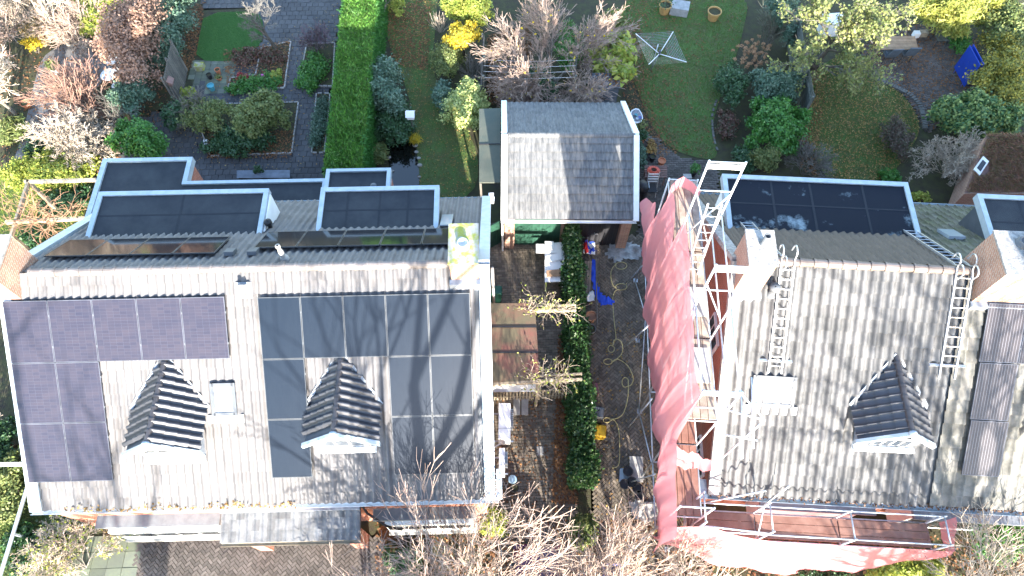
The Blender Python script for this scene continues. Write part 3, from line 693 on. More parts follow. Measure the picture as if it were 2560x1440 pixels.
def dormer(parent, rf, uc, w, zr, ze, vF, win=3, flat=False):
    f = rf.f; vB = rf.vr - (rf.zr - zr) / rf.t; vE = rf.vr - (rf.zr - ze) / rf.t; zroofF = rf.z(vF)
    core = MB()
    for s in (-1, 1):
        P = [f(uc, vF - .12, zr), f(uc, vB, zr), f(uc + s * w, vE, ze), f(uc + s * w, vF - .12, ze)]
        core.slab(P if s < 0 else P[::-1], .06)
    d = core.build('dormer', m_dgrey, parent)
    sl = math.hypot(w, zr - ze)
    for s in (-1, 1):
        xd = f.n * s; yd = unit(-f.e * s * w + GZ * (zr - ze))
        Lr = vB - vF + .12; tw = .228; nx = int(Lr / tw); ny = 4; tl = sl / ny
        org = f(uc + s * w, (vF - .12) if s > 0 else vB, ze) + np.cross(xd, yd) * .015
        def keep(x, y, s=s):
            v = (vF - .12 + x) if s > 0 else (vB - x); fr = y / sl
            return v < vE + (vB - vE) * fr + .06
        tile_field(d, org, xd, yd, nx, ny, tw, tl, .05 if flat else .085, m_tileD, keep, flat=flat, name='dormer_tile')
        # lead valley strip along the roof junction
        a, b = f(uc, vB + .05, zr + .01), f(uc + s * (w + .05), vE, ze)
        n1 = unit(np.cross(rf.fd(), f.e)) ; n1 = n1 if n1[2] > 0 else -n1
        wd = unit(np.cross(unit(b - a), n1)); wd = wd if wd @ f.e * s > 0 else -wd
        MB().slab([a + n1 * .07, b + n1 * .07, b + wd * .10 + n1 * .085, a + wd * .06 + n1 * .085], .02).build('valley_flashing', m_lead, d)
        # cheek
        MB().slab([f(uc + s * (w - .14), vE + .05, ze + .01), f(uc + s * (w - .14), vF, ze + .01), f(uc + s * (w - .14), vF, zroofF)], .05, f.e * -s).build('cheek', m_lead, d)
        # sloping front fascia
        MB().hexa([f(uc, vF - .20, zr - .12), f(uc, vF - .10, zr - .12), f(uc + s * (w + .08), vF - .10, ze - .16), f(uc + s * (w + .08), vF - .20, ze - .16),
                   f(uc, vF - .20, zr + .07), f(uc, vF - .10, zr + .07), f(uc + s * (w + .08), vF - .10, ze + .05), f(uc + s * (w + .08), vF - .20, ze + .05)]).build('fascia', m_zinc, d)
    ridge_tiles(d, f(uc, vF - .15, zr + .0), f(uc, vB + .04, zr), M('dormer_ridge', (.055, .052, .055), .4, spec=.45), .085, .33)
    MB().ball(f(uc, vF - .15, zr + .02), .12, 10, (1, .9, .8)).build('ridge_cap', m_zinc, d, True)
    # white gable front with glazing
    w2 = w - .16; zb = zroofF + .02
    MB().slab([f(uc - w2, vF, zb), f(uc + w2, vF, zb), f(uc + w2, vF, ze + .06), f(uc, vF, zr - .1), f(uc - w2, vF, ze + .06)], .06, f.n).build('gable_front', m_white, d)
    wz0, wz1 = zb + .12, ze - .02
    wd = MB().fbox(f, uc - w2 * .78, uc + w2 * .78, vF - .035, vF - .004, wz0, wz1).build('window', m_white, d)
    k = win
    for i in range(k):
        a = uc - w2 * .74 + i * (w2 * 1.48 / k); b = a + w2 * 1.48 / k - .06
        MB().fbox(f, a, b, vF - .042, vF - .0365, wz0 + .05, wz1 - .05).build('pane', m_glass, d)
    MB().slab([f(uc - w2 * .55, vF - .01, ze + .06), f(uc + w2 * .55, vF - .01, ze + .06), f(uc, vF - .01, zr - .26)], .006, -f.n).build('pane', m_glass, d)
    MB().fbox(f, uc - w2 * 1.0, uc + w2 * 1.0, vF - .2, vF - .05, zb + .0, zb + .08).build('sill', m_white, d)
    # lead apron under the sill, lying on the roof
    a = (rf.vr - vF) / rf.c
    MB().slab([rf.front(uc - w2 * 1.05, a - .05, .09), rf.front(uc - w2 * 1.05, a + .17, .095), rf.front(uc + w2 * 1.05, a + .17, .095), rf.front(uc + w2 * 1.05, a - .05, .09)], .02).build('apron', m_lead, d)
    return d

def roof_window(parent, rf, u0, u1, d0, d1):
    z = .14; fr = MB()
    X, Y, N = rf.f.e, -rf.fd(), np.cross(rf.f.e, rf.fd())
    c = rf.front((u0 + u1) / 2, (d0 + d1) / 2, .07); hx, hy = (u1 - u0) / 2, (d1 - d0) / 2
    for a, b, ex, ey in ((-1, 0, .05, hy + .05), (1, 0, .05, hy + .05), (0, -1, hx, .05), (0, 1, hx, .05)):
        fr.obox(c + X * a * hx + Y * b * (hy + .0), X * ex, Y * ey, N * .09)
    o = fr.build('roof_window', m_dgrey, parent)
    MB().obox(c + N * .05, X * (hx - .05), Y * (hy - .05), N * .012).build('pane', m_roofglass, o)
    MB().obox(rf.front((u0 + u1) / 2, d1 + .16, .085), X * (hx + .2), Y * .12, N * .012).build('apron', m_white, o)
    return o

def box_dormer(parent, f, u0, u1, v0, v1, z, wall, rf, seams=2, mat=None):
    mat = mat or m_bitu
    b = MB().fbox(f, u0, u1, v0, v1, z - .12, z).build('box_dormer', mat, parent)
    MB().fbox(f, u0 + .12, u1 - .12, v0 + .3, v1 - .15, rf.z(v1), z - .122).build('dormer_wall', wall, b)
    for i in range(seams):
        u = u0 + (u1 - u0) * (i + 1) / (seams + 1) + RNG.normal(0, .1)
        MB().fbox(f, u, u + .07, v0 + .05, v1 - .12, z + .002, z + .005).build('felt_seam', m_bituS, b)
    v = v0 + (v1 - v0) * .48
    MB().fbox(f, u0 + .15, u1 - .15, v, v + .05, z + .0025, z + .0055).build('felt_seam', m_bituS, b)
    e = .13
    for nm, q in (('edge_trim', (u0 - .02, u1 + .02, v1 - e, v1 + .03)), ('edge_trim', (u0 - .02, u0 + e, v0, v1 - e - .002)), ('edge_trim', (u1 - e, u1 + .02, v0, v1 - e - .002))):
        MB().fbox(f, *q, z - .2, z + .05).build(nm, m_zinc, b)
    return b

# ------------------------------------------------------------------ the left pair of houses
RL = Roof(FL, 9.50, 7.52, math.tan(math.radians(37.8)), 4.12, 13.83)
UL0, UL1 = -13.55, -.32
HL = thing('semi_detached_house', 'brick house pair on the left with grey tiled roof full of solar panels', 'house', FL(-6.9, 8.9, 0))
wl_ = MB().fbox(FL, UL0 + .25, UL1 - .3, 4.15, 13.9, 0, 3.30)
wl_.slab([FL(UL0 + .25, 4.15, 3.2), FL(UL0 + .25, 9.50, 7.25), FL(UL0 + .25, 13.9, 3.75), FL(UL0 + .25, 13.9, 3.45)], .3, FL.e)
wl_.slab([FL(UL1 - .3, 4.15, 3.2), FL(UL1 - .3, 13.9, 3.45), FL(UL1 - .3, 13.9, 3.75), FL(UL1 - .3, 9.50, 7.25)], .3, -FL.e)
wl_.build('wall', m_brick, HL)
LF = 5.38 / RL.c; LB = 4.72 / RL.c
rs = MB()
rs.slab([RL.front(UL0 + .1, 0, -.03), RL.front(UL0 + .1, LF, -.03), RL.front(UL1 - .1, LF, -.03), RL.front(UL1 - .1, 0, -.03)], .1)
rs.slab([RL.rear(UL1 - .1, 0, -.03), RL.rear(UL1 - .1, LB, -.03), RL.rear(UL0 + .1, LB, -.03), RL.rear(UL0 + .1, 0, -.03)], .1)
roofL = rs.build('roof', m_dgrey, HL)
TW, TL_ = .2275, LF / round(LF / .333); TLB = LB / round(LB / .333)
PA = [(-13.40, .725, 1.184, 1.73, [(0, c) for c in range(5)] + [(r, c) for r in (1, 2) for c in (0, 1)]),
      (-6.60, .77, 1.147, 1.732, [(0, c) for c in range(5)] + [(r, c) for r in (1, 2) for c in (0, 3, 4)])]
def covered(u, d):
    for u0, d0, w, h, cells in PA:
        c, r = math.floor((u - u0) / w), math.floor((d - d0) / h)
        if (r, c) in cells: return True
    for uc in (-9.3, -4.5):
        if abs(u - uc) < 1.0 and 3.0 < d < 5.4: return True
    return False
nxL = int((UL1 - UL0 - .5) / TW); nyL = round(LF / TL_)
tile_field(roofL, RL.front(UL0 + .28, LF, 0), FL.e, RL.fd(), nxL, nyL, TW, TL_, .07, m_tileL,
           prefer=lambda x, y: covered(UL0 + .28 + x, LF - y) * 10 + abs(LF - y - 3.5) * .1 + RNG.random())
tile_field(roofL, RL.rear(UL1 - .28, LB, 0), -FL.e, RL.rd(), nxL, round(LB / TLB), TW, TLB, .06, m_tileL, limit=0, name='rear_roof_tile')
ridge_tiles(roofL, FL(UL0 + .9, 9.50, 7.56), FL(-1.38, 9.50, 7.56), M('ridge_left', (.15, .135, .13), .6, rnd=.1), .12, .325)
# verges
for u, wd in ((UL0, .34), (UL1 - .3, .3)):
    vb = MB()
    vb.slab([RL.front(u, .0, .11), RL.front(u, LF + .02, .11), RL.front(u + wd, LF + .02, .11), RL.front(u + wd, .0, .11)], .16)
    vb.slab([RL.rear(u + wd, .0, .11), RL.rear(u + wd, LB + .02, .11), RL.rear(u, LB + .02, .11), RL.rear(u, .0, .11)], .16)
    vb.build('verge_trim', m_zinc, roofL)
gutter(HL, FL(UL0 - .02, 4.06, 3.33), FL(UL1 + .1, 4.06, 3.33), m_white, .08)
gutter(HL, FL(UL0 + .1, 14.33, 3.72), FL(UL1 + .12, 14.33, 3.72), m_zinc, .09)
MB().fbox(FL, UL1 + .03, UL1 + .2, 4.1, 4.95, 3.2, 3.36).build('gutter_box', m_white, HL)
MB().fbox(FL, UL1 - .08, UL1 + .1, 14.2, 14.55, 3.6, 3.76).build('rear_gutter_box', m_white, HL)
MB().tube(FL(UL1 + .02, 11.2, 4.3), FL(UL1 + .02, 11.2, .05), .05, n=8).build('downpipe', m_conc, HL, True)
# chimneys
chimney(HL, FL, -1.36, -.62, 9.1, 10.28, 6.9, 8.3, m_brickc, m_moss, [(-1.0, 9.62, .15, .16, m_galv)])
chimney(HL, FL, UL0 - .42, UL0 + .62, 8.9, 10.2, 6.6, 8.35, m_brickc, m_mortar, [(UL0 - .1, 9.6, .13, .2, m_terra)])
# dormers, roof window, vents
dormer(HL, RL, -9.30, .98, 6.07, 5.15, 5.30)
dormer(HL, RL, -4.49, .98, 6.05, 5.12, 5.45)
roof_window(HL, RL, -8.07, -7.48, 3.19, 4.04)
vt = MB().obox(RL.front(-6.96, .56, .12), FL.e * .22, RL.fd() * .22, np.cross(FL.e, RL.fd()) * .015).build('vent_flashing', m_lead, HL)
MB().obox(RL.front(-6.96, .54, .26), FL.e * .10, RL.fd() * .16, np.cross(FL.e, RL.fd()) * .12).build('vent_hood', m_conc, vt)
p = RL.rear(-6.0, .55, .05)
MB().lathe(p, [(.13, 0), (.10, .12), (.06, .13), (.075, .2), (.075, .42), (.055, .5), (.05, .62), (.07, .64), (.07, .70), (.03, .71)], 14).build('boiler_flue', m_conc, HL, True)
p = RL.rear(-7.15, 3.2, .05)
MB().lathe(p, [(.07, 0), (.07, .25), (.12, .27), (.12, .36), (.09, .40), (.02, .41)], 14).build('vent_pipe', m_black, HL, True)
for u, d in ((-7.62, .95), (-6.98, .95)):
    MB().obox(RL.rear(u, d, .14), FL.e * .13, RL.rd() * .16, np.cross(-FL.e, RL.rd()) * .06).build('tile_vent', m_grey, HL)
# box dormers and flat extension roofs at the back
box_dormer(HL, FL, -12.62, -7.32, 11.62, 13.33, 5.85, m_dgrey, RL, 1)
box_dormer(HL, FL, -5.68, -1.95, 11.76, 13.42, 5.72, m_greend, RL, 3)
MB().slab([FL(-7.25, 11.8, 5.8), FL(-7.25, 13.2, 5.8), FL(-7.25, 13.2, 4.8), FL(-7.25, 12.8, 4.98)], .04, -FL.e).build('dormer_cheek', m_white, HL)
MB().obox(RL.rear(-1.68, 3.3, .16), FL.e * .18, RL.rd() * .5, np.cross(-FL.e, RL.rd()) * .02).build('roof_hatch', m_roofglass, HL)
def flat_ext(parent, f, poly, z, wall, th=.14, trim=.14):
    P = [f(u, v, z) for u, v in poly]
    e = MB().slab(P, th).build('extension_roof', m_bitu, parent)
    MB().slab([f(u, v, z - th - .002) + A(0, 0, 0) for u, v in poly], z - th - .01).build('extension_wall', wall, e)
    return e
ex = flat_ext(HL, FL, [(-14.5, 14.2), (-6.38, 14.2), (-6.38, 15.6), (-11.45, 15.6), (-11.45, 16.68), (-14.5, 16.68)], 3.3, m_brick)
def trims(parent, f, segs, z, w=.15, h=.08, mat=None):
    for (u0, v0, u1, v1) in segs: MB().fbox(f, u0, u1, v0, v1, z - .2, z + h).build('edge_trim', mat or m_zinc, parent)
trims(ex, FL, [(-14.62, 16.56, -11.33, 16.72), (-14.62, 13.6, -14.44, 16.557), (-11.5, 15.62, -11.33, 16.557), (-11.5, 15.48, -6.42, 15.617), (-6.42, 13.9, -6.28, 15.62)], 3.3)
ex2 = flat_ext(HL, FL, [(-6.25, 14.2), (-4.0, 14.2), (-4.0, 15.9), (-6.25, 15.9)], 3.42, m_brick)
trims(ex2, FL, [(-6.3, 15.82, -3.95, 15.95), (-6.3, 14.0, -6.16, 15.817), (-4.09, 14.0, -3.95, 15.817)], 3.42)
MB().ball(FL(-4.55, 15.2, 3.42), .13, 10, (1, 1, .6)).build('roof_vent', m_dgrey, ex2, True)
# front: window boxes and porch
def bay(parent, f, u0, u1, vw, z, dep, glass0):
    b = MB().fbox(f, u0, u1, vw - dep, vw - .002, z, z + .14).build('bay_canopy', m_canopy, parent)
    MB().fbox(f, u0 + .35, u1 - .05, vw - dep - .12, vw - .003, .7, z - .004).build('bay_window', m_white, b)
    n = 5
    for i in range(n):
        a = u0 + .42 + i * (u1 - u0 - .5) / n; MB().fbox(f, a, a + (u1 - u0 - .5) / n - .07, vw - dep - .145, vw - dep - .122, 1.3, z - .25).build('pane', m_glass, b)
    MB().fbox(f, u0 + .3, u1, vw - dep - .2, vw - .004, .58, .7).build('sill', m_conc, b)
bay(HL, FL, -12.35, -8.65, 4.15, 1.95, .36, 0)
bay(HL, FL, -4.05, -.95, 4.15, 1.95, .36, 0)
pr = thing('porch', 'tiled lean-to porch roof with dark weathered tiles on left house front', 'porch', FL(-6.4, 3.8, 0))
pd = FL.n * -.95 + GZ * -.30; pl = np.linalg.norm(pd)
pa = FL(-8.35, 4.13, 2.80)
MB().slab([pa, pa + pd * .97, pa + pd * .97 + FL.e * 4.05, pa + FL.e * 4.05], .1).build('porch_roof', m_dgrey, pr)
tile_field(pr, pa + pd * .97, FL.e, unit(-pd), 18, 3, .225, pl * .97 / 3, .045, m_tileP, name='porch_tile')
gutter(pr, pa + pd * 1.02 + A(0, 0, -.05), pa + pd * 1.02 + FL.e * 4.05 + A(0, 0, -.05), m_beam, .06)
MB().fbox(FL, -8.35, -4.3, 3.98, 4.148, 2.85, 2.92).build('flashing', m_lead, pr)
for u in (-7.75, -4.7): MB().fbox(FL, u - .2, u + .2, 3.3, 3.7, 0, 2.5).build('pillar', m_brick, pr)
MB().fbox(FL, -7.3, -6.3, 4.10, 4.148, 0, 2.1).build('front_door', m_greend, pr)
MB().path([FL(-4.25, 4.12, 3.0), FL(-4.1, 3.9, 2.7), FL(-3.6, 3.6, 2.3), FL(-3.2, 3.55, 1.8)], .035, 6).build('lamp_arm', m_black, pr)

# ------------------------------------------------------------------ solar panels: each one a thing of its own
ORD = ['first', 'second', 'third', 'fourth', 'fifth', 'sixth']
def panel_meshes(w, h, glass, frame):
    fr = MB(); X, Y, Z = A(1, 0, 0), A(0, 1, 0), GZ; t = .018
    for c, hx, hy in ((A(t / 2, h / 2, 0), t / 2, h / 2), (A(w - t / 2, h / 2, 0), t / 2, h / 2), (A(w / 2, t / 2, 0), w / 2 - t, t / 2), (A(w / 2, h - t / 2, 0), w / 2 - t, t / 2)): fr.obox(c, X * hx, Y * hy, Z * .02)
    a = mesh_from('frame', np.array(fr.V), fr.F); a.materials.append(frame)
    g = MB().obox(A(w / 2, h / 2, .004), X * (w / 2 - t), Y * (h / 2 - t), Z * .012); b = mesh_from('glass', np.array(g.V), g.F); b.materials.append(glass)
    c = MB()
    for q in (.25, .75): c.obox(A(w + .008, h * q, .006), X * .012, Y * .025, Z * .014)
    k = mesh_from('clamp', np.array(c.V), c.F); k.materials.append(m_grey)
    return a, b, k
def panel(meshes, X, label, group):
    t = bpy.data.objects.new('solar_panel', None); t.empty_display_size = .2; COL.objects.link(t); t.matrix_world = Matrix(X.tolist()); tag(t, label, 'solar panel', group)
    for nm, me in zip(('frame', 'glass', 'clamp'), meshes):
        o = bpy.data.objects.new(nm, me); COL.objects.link(o); o.parent = t
for (u0, d0, w, h, cells), (glass, frame, what) in zip(PA, ((s_poly, m_pframel, 'lavender gridded solar panel'), (s_black, m_pframe, 'plain black front roof solar panel'))):
    ms = panel_meshes(w - .012, h - .012, glass, frame)
    for r, c in cells:
        panel(ms, XF(RL.front(u0 + c * w, d0 + (r + 1) * h - .02, .16), FL.e, RL.fd(), np.cross(FL.e, RL.fd())),
              f'{what}, {ORD[r]} row from the ridge, {ORD[c]} column from left', 'solar panels on the left house front roof')
msr = panel_meshes(1.165, 1.30, s_rear, m_pframe)
for i in range(4):
    panel(msr, XF(RL.rear(-12.72 + i * 1.185 + 1.165, 2.08, .18), -FL.e, RL.rd(), np.cross(-FL.e, RL.rd())), f'glossy rear roof solar panel by the long box dormer, {ORD[i]} from left', 'rear solar panels')
for i in range(5):
    panel(msr, XF(RL.rear(-7.0 + i * 1.185 + 1.165, 2.42, .18), -FL.e, RL.rd(), np.cross(-FL.e, RL.rd())), f'glossy rear roof solar panel by the short box dormer, {ORD[i]} from left', 'rear solar panels')
# leaves in the front gutter
mb = []
for k in range(700):
    u = RNG.uniform(UL0 + .9, -6.0); q = FL(u, 4.06 + RNG.normal(.05, .05), 3.36 + abs(RNG.normal(0, .05)) * (1 + math.sin(u * 3) * .5)); mb.append(q)
mb = np.array(mb); t = unit(RNG.normal(0, 1, mb.shape)); b = unit(np.cross(t, RNG.normal(0, 1, mb.shape)))
V, F = quads(mb, t * .045, b * .03); tag(obj('gutter_leaves', V, F, l_dryy), 'brown leaves piled in the left house front gutter', 'leaves', kind='stuff')

# ------------------------------------------------------------------ the right pair of houses
RR = Roof(FRT, 9.86, 7.62, math.tan(math.radians(39)), 4.6, 15.0)
UR0, UR1, URM = 5.5, 27.0, 11.75
HR = thing('semi_detached_house', 'brick house pair on the right being renovated behind scaffolding, with roof ladders', 'house', FRT(12, 9.6, 0))
wr = MB().fbox(FRT, UR0 + .2, UR1, 4.95, 14.7, 0, 3.5)
wr.slab([FRT(UR0 + .2, 4.95, 3.5), FRT(UR0 + .2, 9.86, 7.42), FRT(UR0 + .2, 14.7, 3.6), FRT(UR0 + .2, 14.7, 3.5)], .3, FRT.e)
wr.build('wall', m_brick, HR)
LFR = 5.28 / RR.c; LBR = 5.15 / RR.c
rs = MB()
rs.slab([RR.front(UR0 + .05, 0, -.03), RR.front(UR0 + .05, LFR, -.03), RR.front(UR1, LFR, -.03), RR.front(UR1, 0, -.03)], .1)
rs.slab([RR.rear(UR1, 0, -.03), RR.rear(UR1, LBR, -.03), RR.rear(UR0 + .05, LBR, -.03), RR.rear(UR0 + .05, 0, -.03)], .1)
roofR = rs.build('roof', m_dgrey, HR)
TW2, TL2 = .2575, LFR / round(LFR / .35); TLR = LBR / round(LBR / .35); nyR = round(LFR / TL2)
def pref2(x, y): return (1 if 8.6 < UR0 + .25 + x < 11.4 and 2 < y < 4 else 0) + RNG.random()
tile_field(roofR, RR.front(UR0 + .25, LFR, 0), FRT.e, RR.fd(), int((URM - UR0 - .25) / TW2), nyR, TW2, TL2, .105, m_tileR, prefer=pref2, limit=220)
tile_field(roofR, RR.front(URM + .02, LFR, 0), FRT.e, RR.fd(), int((16 - URM) / .3), nyR, .3, TL2, .045, m_tileRo, prefer=lambda x, y: x, limit=80, flat=True, name='old_roof_tile')
tile_field(roofR, RR.rear(URM, LBR, 0), -FRT.e, RR.rd(), int((URM - UR0 - .25) / TW2), round(LBR / TLR), TW2, TLR, .06, m_tileRb, limit=0, name='brown_roof_tile')
tile_field(roofR, RR.rear(17, LBR, 0), -FRT.e, RR.rd(), int((17 - URM) / .3), round(LBR / TLR), .3, TLR, .05, m_tileRm, limit=0, flat=True, name='mossy_roof_tile')
ridge_tiles(roofR, FRT(UR0 + .6, 9.86, 7.67), FRT(URM + .4, 9.86, 7.67), M('ridge_right', (.15, .12, .105), .35, rnd=.1, spec=.45), .125, .37)
ridge_tiles(roofR, FRT(URM + .42, 9.86, 7.67), FRT(17, 9.86, 7.67), m_mortar, .125, .37)
vb = MB(); u, wd = UR0 - .05, .3
vb.slab([RR.front(u, 0, .12), RR.front(u, LFR + .02, .12), RR.front(u + wd, LFR + .02, .12), RR.front(u + wd, 0, .12)], .16)
vb.slab([RR.rear(u + wd, 0, .12), RR.rear(u + wd, LBR, .12), RR.rear(u, LBR, .12), RR.rear(u, 0, .12)], .16)
vb.build('verge_trim', m_mortar, roofR)
gutter(HR, FRT(UR0 - .3, 4.5, 3.32), FRT(UR1, 4.5, 3.32), m_zinc, .10)
MB().fbox(FRT, UR0 - .35, UR0 - .05, 4.4, 4.95, 3.24, 3.38).build('gutter_box', m_zinc, HR)
gutter(HR, FRT(UR0, 15.08, 3.42), FRT(UR1, 15.08, 3.42), m_zinc, .09)
dr = []
for k in range(1500):
    dr.append(FRT(RNG.uniform(UR0, 15.5), 4.5 + RNG.normal(.06, .05), 3.33 + abs(RNG.normal(0, .03))))
dr = np.array(dr); t = unit(RNG.normal(0, 1, dr.shape)); b = unit(np.cross(t, RNG.normal(0, 1, dr.shape)))
V, F = quads(dr, t * .04, b * .028); tag(obj('gutter_leaves', V, F, LEAF('gutter_muck', [(.05, .03, .02), (.09, .05, .03), (.13, .07, .04)], .05)), 'dark wet leaves in the right house front gutter', 'leaves', kind='stuff')
chimney(HR, FRT, 5.56, 6.25, 9.15, 10.15, 6.7, 8.7, m_brickc, m_mortar, [(5.95, 9.75, .08, .38, m_grey)])
chimney(HR, FRT, 11.95, 13.6, 9.2, 10.45, 6.7, 8.75, m_brickc, m_mortar, [(12.55, 10.1, .15, .16, m_dgrey), (12.95, 10.15, .16, .2, m_dgrey), (13.3, 9.9, .13, .2, m_grey)])
MB().obox(FRT(12.75, 9.6, 8.95), unit(A(1, .4, .2)) * .25, unit(A(-.4, 1, 0)) * .16, GZ * .1).build('chimney_cowl', m_galv, HR)
dormer(HR, RR, 10.2, 1.0, 6.1, 5.15, 5.92, 5, True)
dormer(HR, RR, 15.25, 1.08, 6.1, 5.15, 5.92)
roof_window(HR, RR, 6.4, 7.5, 3.2, 4.0)
p = RR.front(6.58, .86, .04)
MB().lathe(p, [(.16, 0), (.14, .05), (.10, .06), (.10, .3), (.14, .32), (.14, .42), (.02, .43)], 16).build('vent_pipe', m_grey, HR, True)
b3 = box_dormer(HR, FRT, 6.02, 11.85, 12.0, 14.05, 5.9, m_white, RR, 3, m_bituR)
b4 = box_dormer(HR, FRT, 13.75, 18.5, 11.6, 13.5, 6.2, m_dgrey, RR, 3)
MB().obox(RR.rear(12.9, 3.05, .1), FRT.e * .25, RR.rd() * .35, np.cross(-FRT.e, RR.rd()) * .05).build('rear_roof_window', m_roofglass, HR)
# front wall: bays and lintel boards
MB().fbox(FRT, 7.2, 10.6, 4.35, 4.94, 2.5, 2.62).build('bay_canopy', m_lead, HR)
MB().fbox(FRT, 7.4, 10.4, 4.5, 4.945, .6, 2.49).build('bay_window', m_white, HR)
MB().fbox(FRT, 11.7, 14.9, 4.3, 4.94, 2.5, 2.62).build('bay_canopy', m_lead, HR)
MB().fbox(FRT, 11.9, 14.6, 4.45, 4.945, .6, 2.49).build('bay_window', m_white, HR)
for i in range(5): MB().fbox(FRT, 12.0 + i * .52, 12.45 + i * .52, 4.42, 4.447, .9, 2.4).build('pane', m_glass, HR)
# gable side windows
for v0, v1, z0, z1 in ((5.3, 6.6, .9, 2.3), (8.5, 9.6, 3.8, 5.0)):
    w_ = MB().fbox(FRT, UR0 + .13, UR0 + .198, v0, v1, z0, z1).build('side_window', m_white, HR)
    for k in range(3):
        a = v0 + .07 + k * (v1 - v0 - .07) / 3; MB().fbox(FRT, UR0 + .115, UR0 + .128, a, a + (v1 - v0 - .07) / 3 - .07, z0 + .08, z1 - .08).build('pane', m_glass, w_)
ms = panel_meshes(1.03, 1.63, s_bus, m_pframel)
for r, c in ((0, 0), (1, 0), (2, 0), (0, 1), (1, 1)):
    if (r, c) == (1, 1): continue
    panel(ms, XF(RR.front(12.36 + .04 * r + c * 1.05, .76 + (r + 1) * 1.66, .16), FRT.e, RR.fd(), np.cross(FRT.e, RR.fd())),
          f'pin-striped solar panel, {ORD[r]} row from the ridge, {ORD[c]} column from left', 'pin-striped panels on the right house')
panel(panel_meshes(1.6, 1.0, s_rear, m_pframe), XF(RR.rear(13.3 + 1.6, 2.15, .2), -FRT.e, RR.rd(), np.cross(-FRT.e, RR.rd())), 'dark glossy panel on rear slope behind the right-hand chimney', 'dark panel on the right rear slope')

# roof ladders
def ladder(label, rf, u0, u1, d_top, d_bot, side, hook, bar):
    f = rf.f; P = rf.front if side == 'front' else rf.rear; t = thing('roof_ladder', label, 'ladder', P(u0, d_bot, .12), 'aluminium roof ladders')
    h = .17
    for u in (u0, u1):
        MB().beam(P(u, d_top, h), P(u, d_bot, h), .035, .06).build('rail', m_alu, t)
        if hook:
            O = P(u, d_top, h); nrm = unit(P(u, d_top, 1) - P(u, d_top, 0)); upd = unit(P(u, d_top - 1) - P(u, d_top)); hz = A(upd[0], upd[1], 0) / (np.hypot(upd[0], upd[1]) + 1e-9)
            C_ = O + upd * .22 + hz * .13 + GZ * .02; pts = [O - upd * .3, O + upd * .12]
            for i in range(11):
                a_ = math.pi * (1.0 - i / 10 * 1.12); pts.append(C_ + hz * math.cos(a_) * .17 + GZ * math.sin(a_) * .17)
            pts.append(pts[-1] - GZ * .12)
            MB().path(pts, .022, 6).build('hook', m_alu, t)
    n = int((d_bot - d_top) / .27)
    for i in range(n):
        d = d_top + .15 + i * .27; MB().tube(P(u0, d, h), P(u1, d, h), .015, n=6).build('rung', m_alu, t)
    for d in bar: MB().beam(P(u0 - .28, d, h - .06), P(u1 + .28, d, h - .06), .07, .05).build('support_bar', m_alu, t)
    return t
ladder('aluminium ladder hooked over the ridge on front slope beside the left chimney', RR, 6.72, 7.08, .0, 3.05, 'front', True, [2.72])
ladder('aluminium ladder hooked over the ridge on front slope where old and newer tiles meet', RR, 11.36, 11.78, .0, 2.95, 'front', True, [2.6])
ladder('aluminium ladder lying on brown rear slope next to the left scaffold chimney', RR, 6.42, 6.78, .1, 3.3, 'rear', True, [3.05])
ladder('aluminium ladder lying on rear slope against the right end of the lime-stained flat roof', RR, 11.4, 11.78, .1, 3.6, 'rear', True, [3.3])
# ------------------------------------------------------------------ garage between the houses
GA = thing('garage', 'low double garage with grey pantile roof and white barge boards', 'garage', (2.1, 17, 0))
RG = Roof(F0, 17.12, 3.80, math.tan(math.radians(28)), 14.4, 20.1)
MB().fbox(F0, -.22, 4.5, 14.75, 20.0, 0, 2.3).slab([A(-.22, 14.75, 2.3), A(-.22, 17.12, 3.6), A(-.22, 20, 2.3)], .2, A(1, 0, 0)).slab([A(4.5, 14.75, 2.3), A(4.5, 20, 2.3), A(4.5, 17.12, 3.6)], .2, A(-1, 0, 0)).build('wall', m_brickc, GA)
lf, lb = 2.74 / RG.c, 3.0 / RG.c
g = MB(); g.slab([RG.front(-.3, 0, -.03), RG.front(-.3, lf, -.03), RG.front(4.56, lf, -.03), RG.front(4.56, 0, -.03)], .08)
g.slab([RG.rear(4.5, 0, -.03), RG.rear(4.45, lb, -.03), RG.rear(-.4, lb, -.03), RG.rear(-.3, 0, -.03)], .08)
gr = g.build('roof', m_dgrey, GA)
tile_field(gr, RG.front(-.24, lf, 0), A(1, 0, 0), RG.fd(), 23, 10, .2075, lf / 10, .032, m_tileG, limit=230)
tile_field(gr, RG.rear(4.44, lb, 0), A(-1, 0, 0), RG.rd(), 23, 10, .2075, lb / 10, .035, m_tileG, limit=0, name='rear_roof_tile')
ridge_tiles(gr, A(-.22, 17.12, 3.80), A(4.5, 17.12, 3.80), m_tileG, .10, .3)
for x0, x1 in ((-.42, -.20), (4.46, 4.66)):
    v = MB(); v.slab([RG.front(x0, 0, .12), RG.front(x0, lf + .06, .12), RG.front(x1, lf + .06, .12), RG.front(x1, 0, .12)], .2)
    v.slab([RG.rear(x1, 0, .12), RG.rear(x1 - .06, lb + .04, .12), RG.rear(x0 - .06, lb + .04, .12), RG.rear(x0, 0, .12)], .2)
    v.build('barge_board', m_white, gr)
gutter(GA, A(-.42, 14.32, 2.27), A(4.6, 14.32, 2.27), m_white, .06)
gutter(GA, A(-.45, 20.2, 2.1), A(4.5, 20.2, 2.1), m_white, .06)
MB().fbox(F0, .1, 1.85, 14.70, 14.748, .05, 2.1).build('garage_door', m_greend, GA)
d2 = MB().fbox(F0, 2.35, 4.1, 14.70, 14.748, .05, 2.1).build('garage_door', m_black, GA)
for x in np.arange(.2, 1.85, .14): MB().fbox(F0, x, x + .12, 14.68, 14.698, .05, 2.08).build('door_board', m_greend, GA)
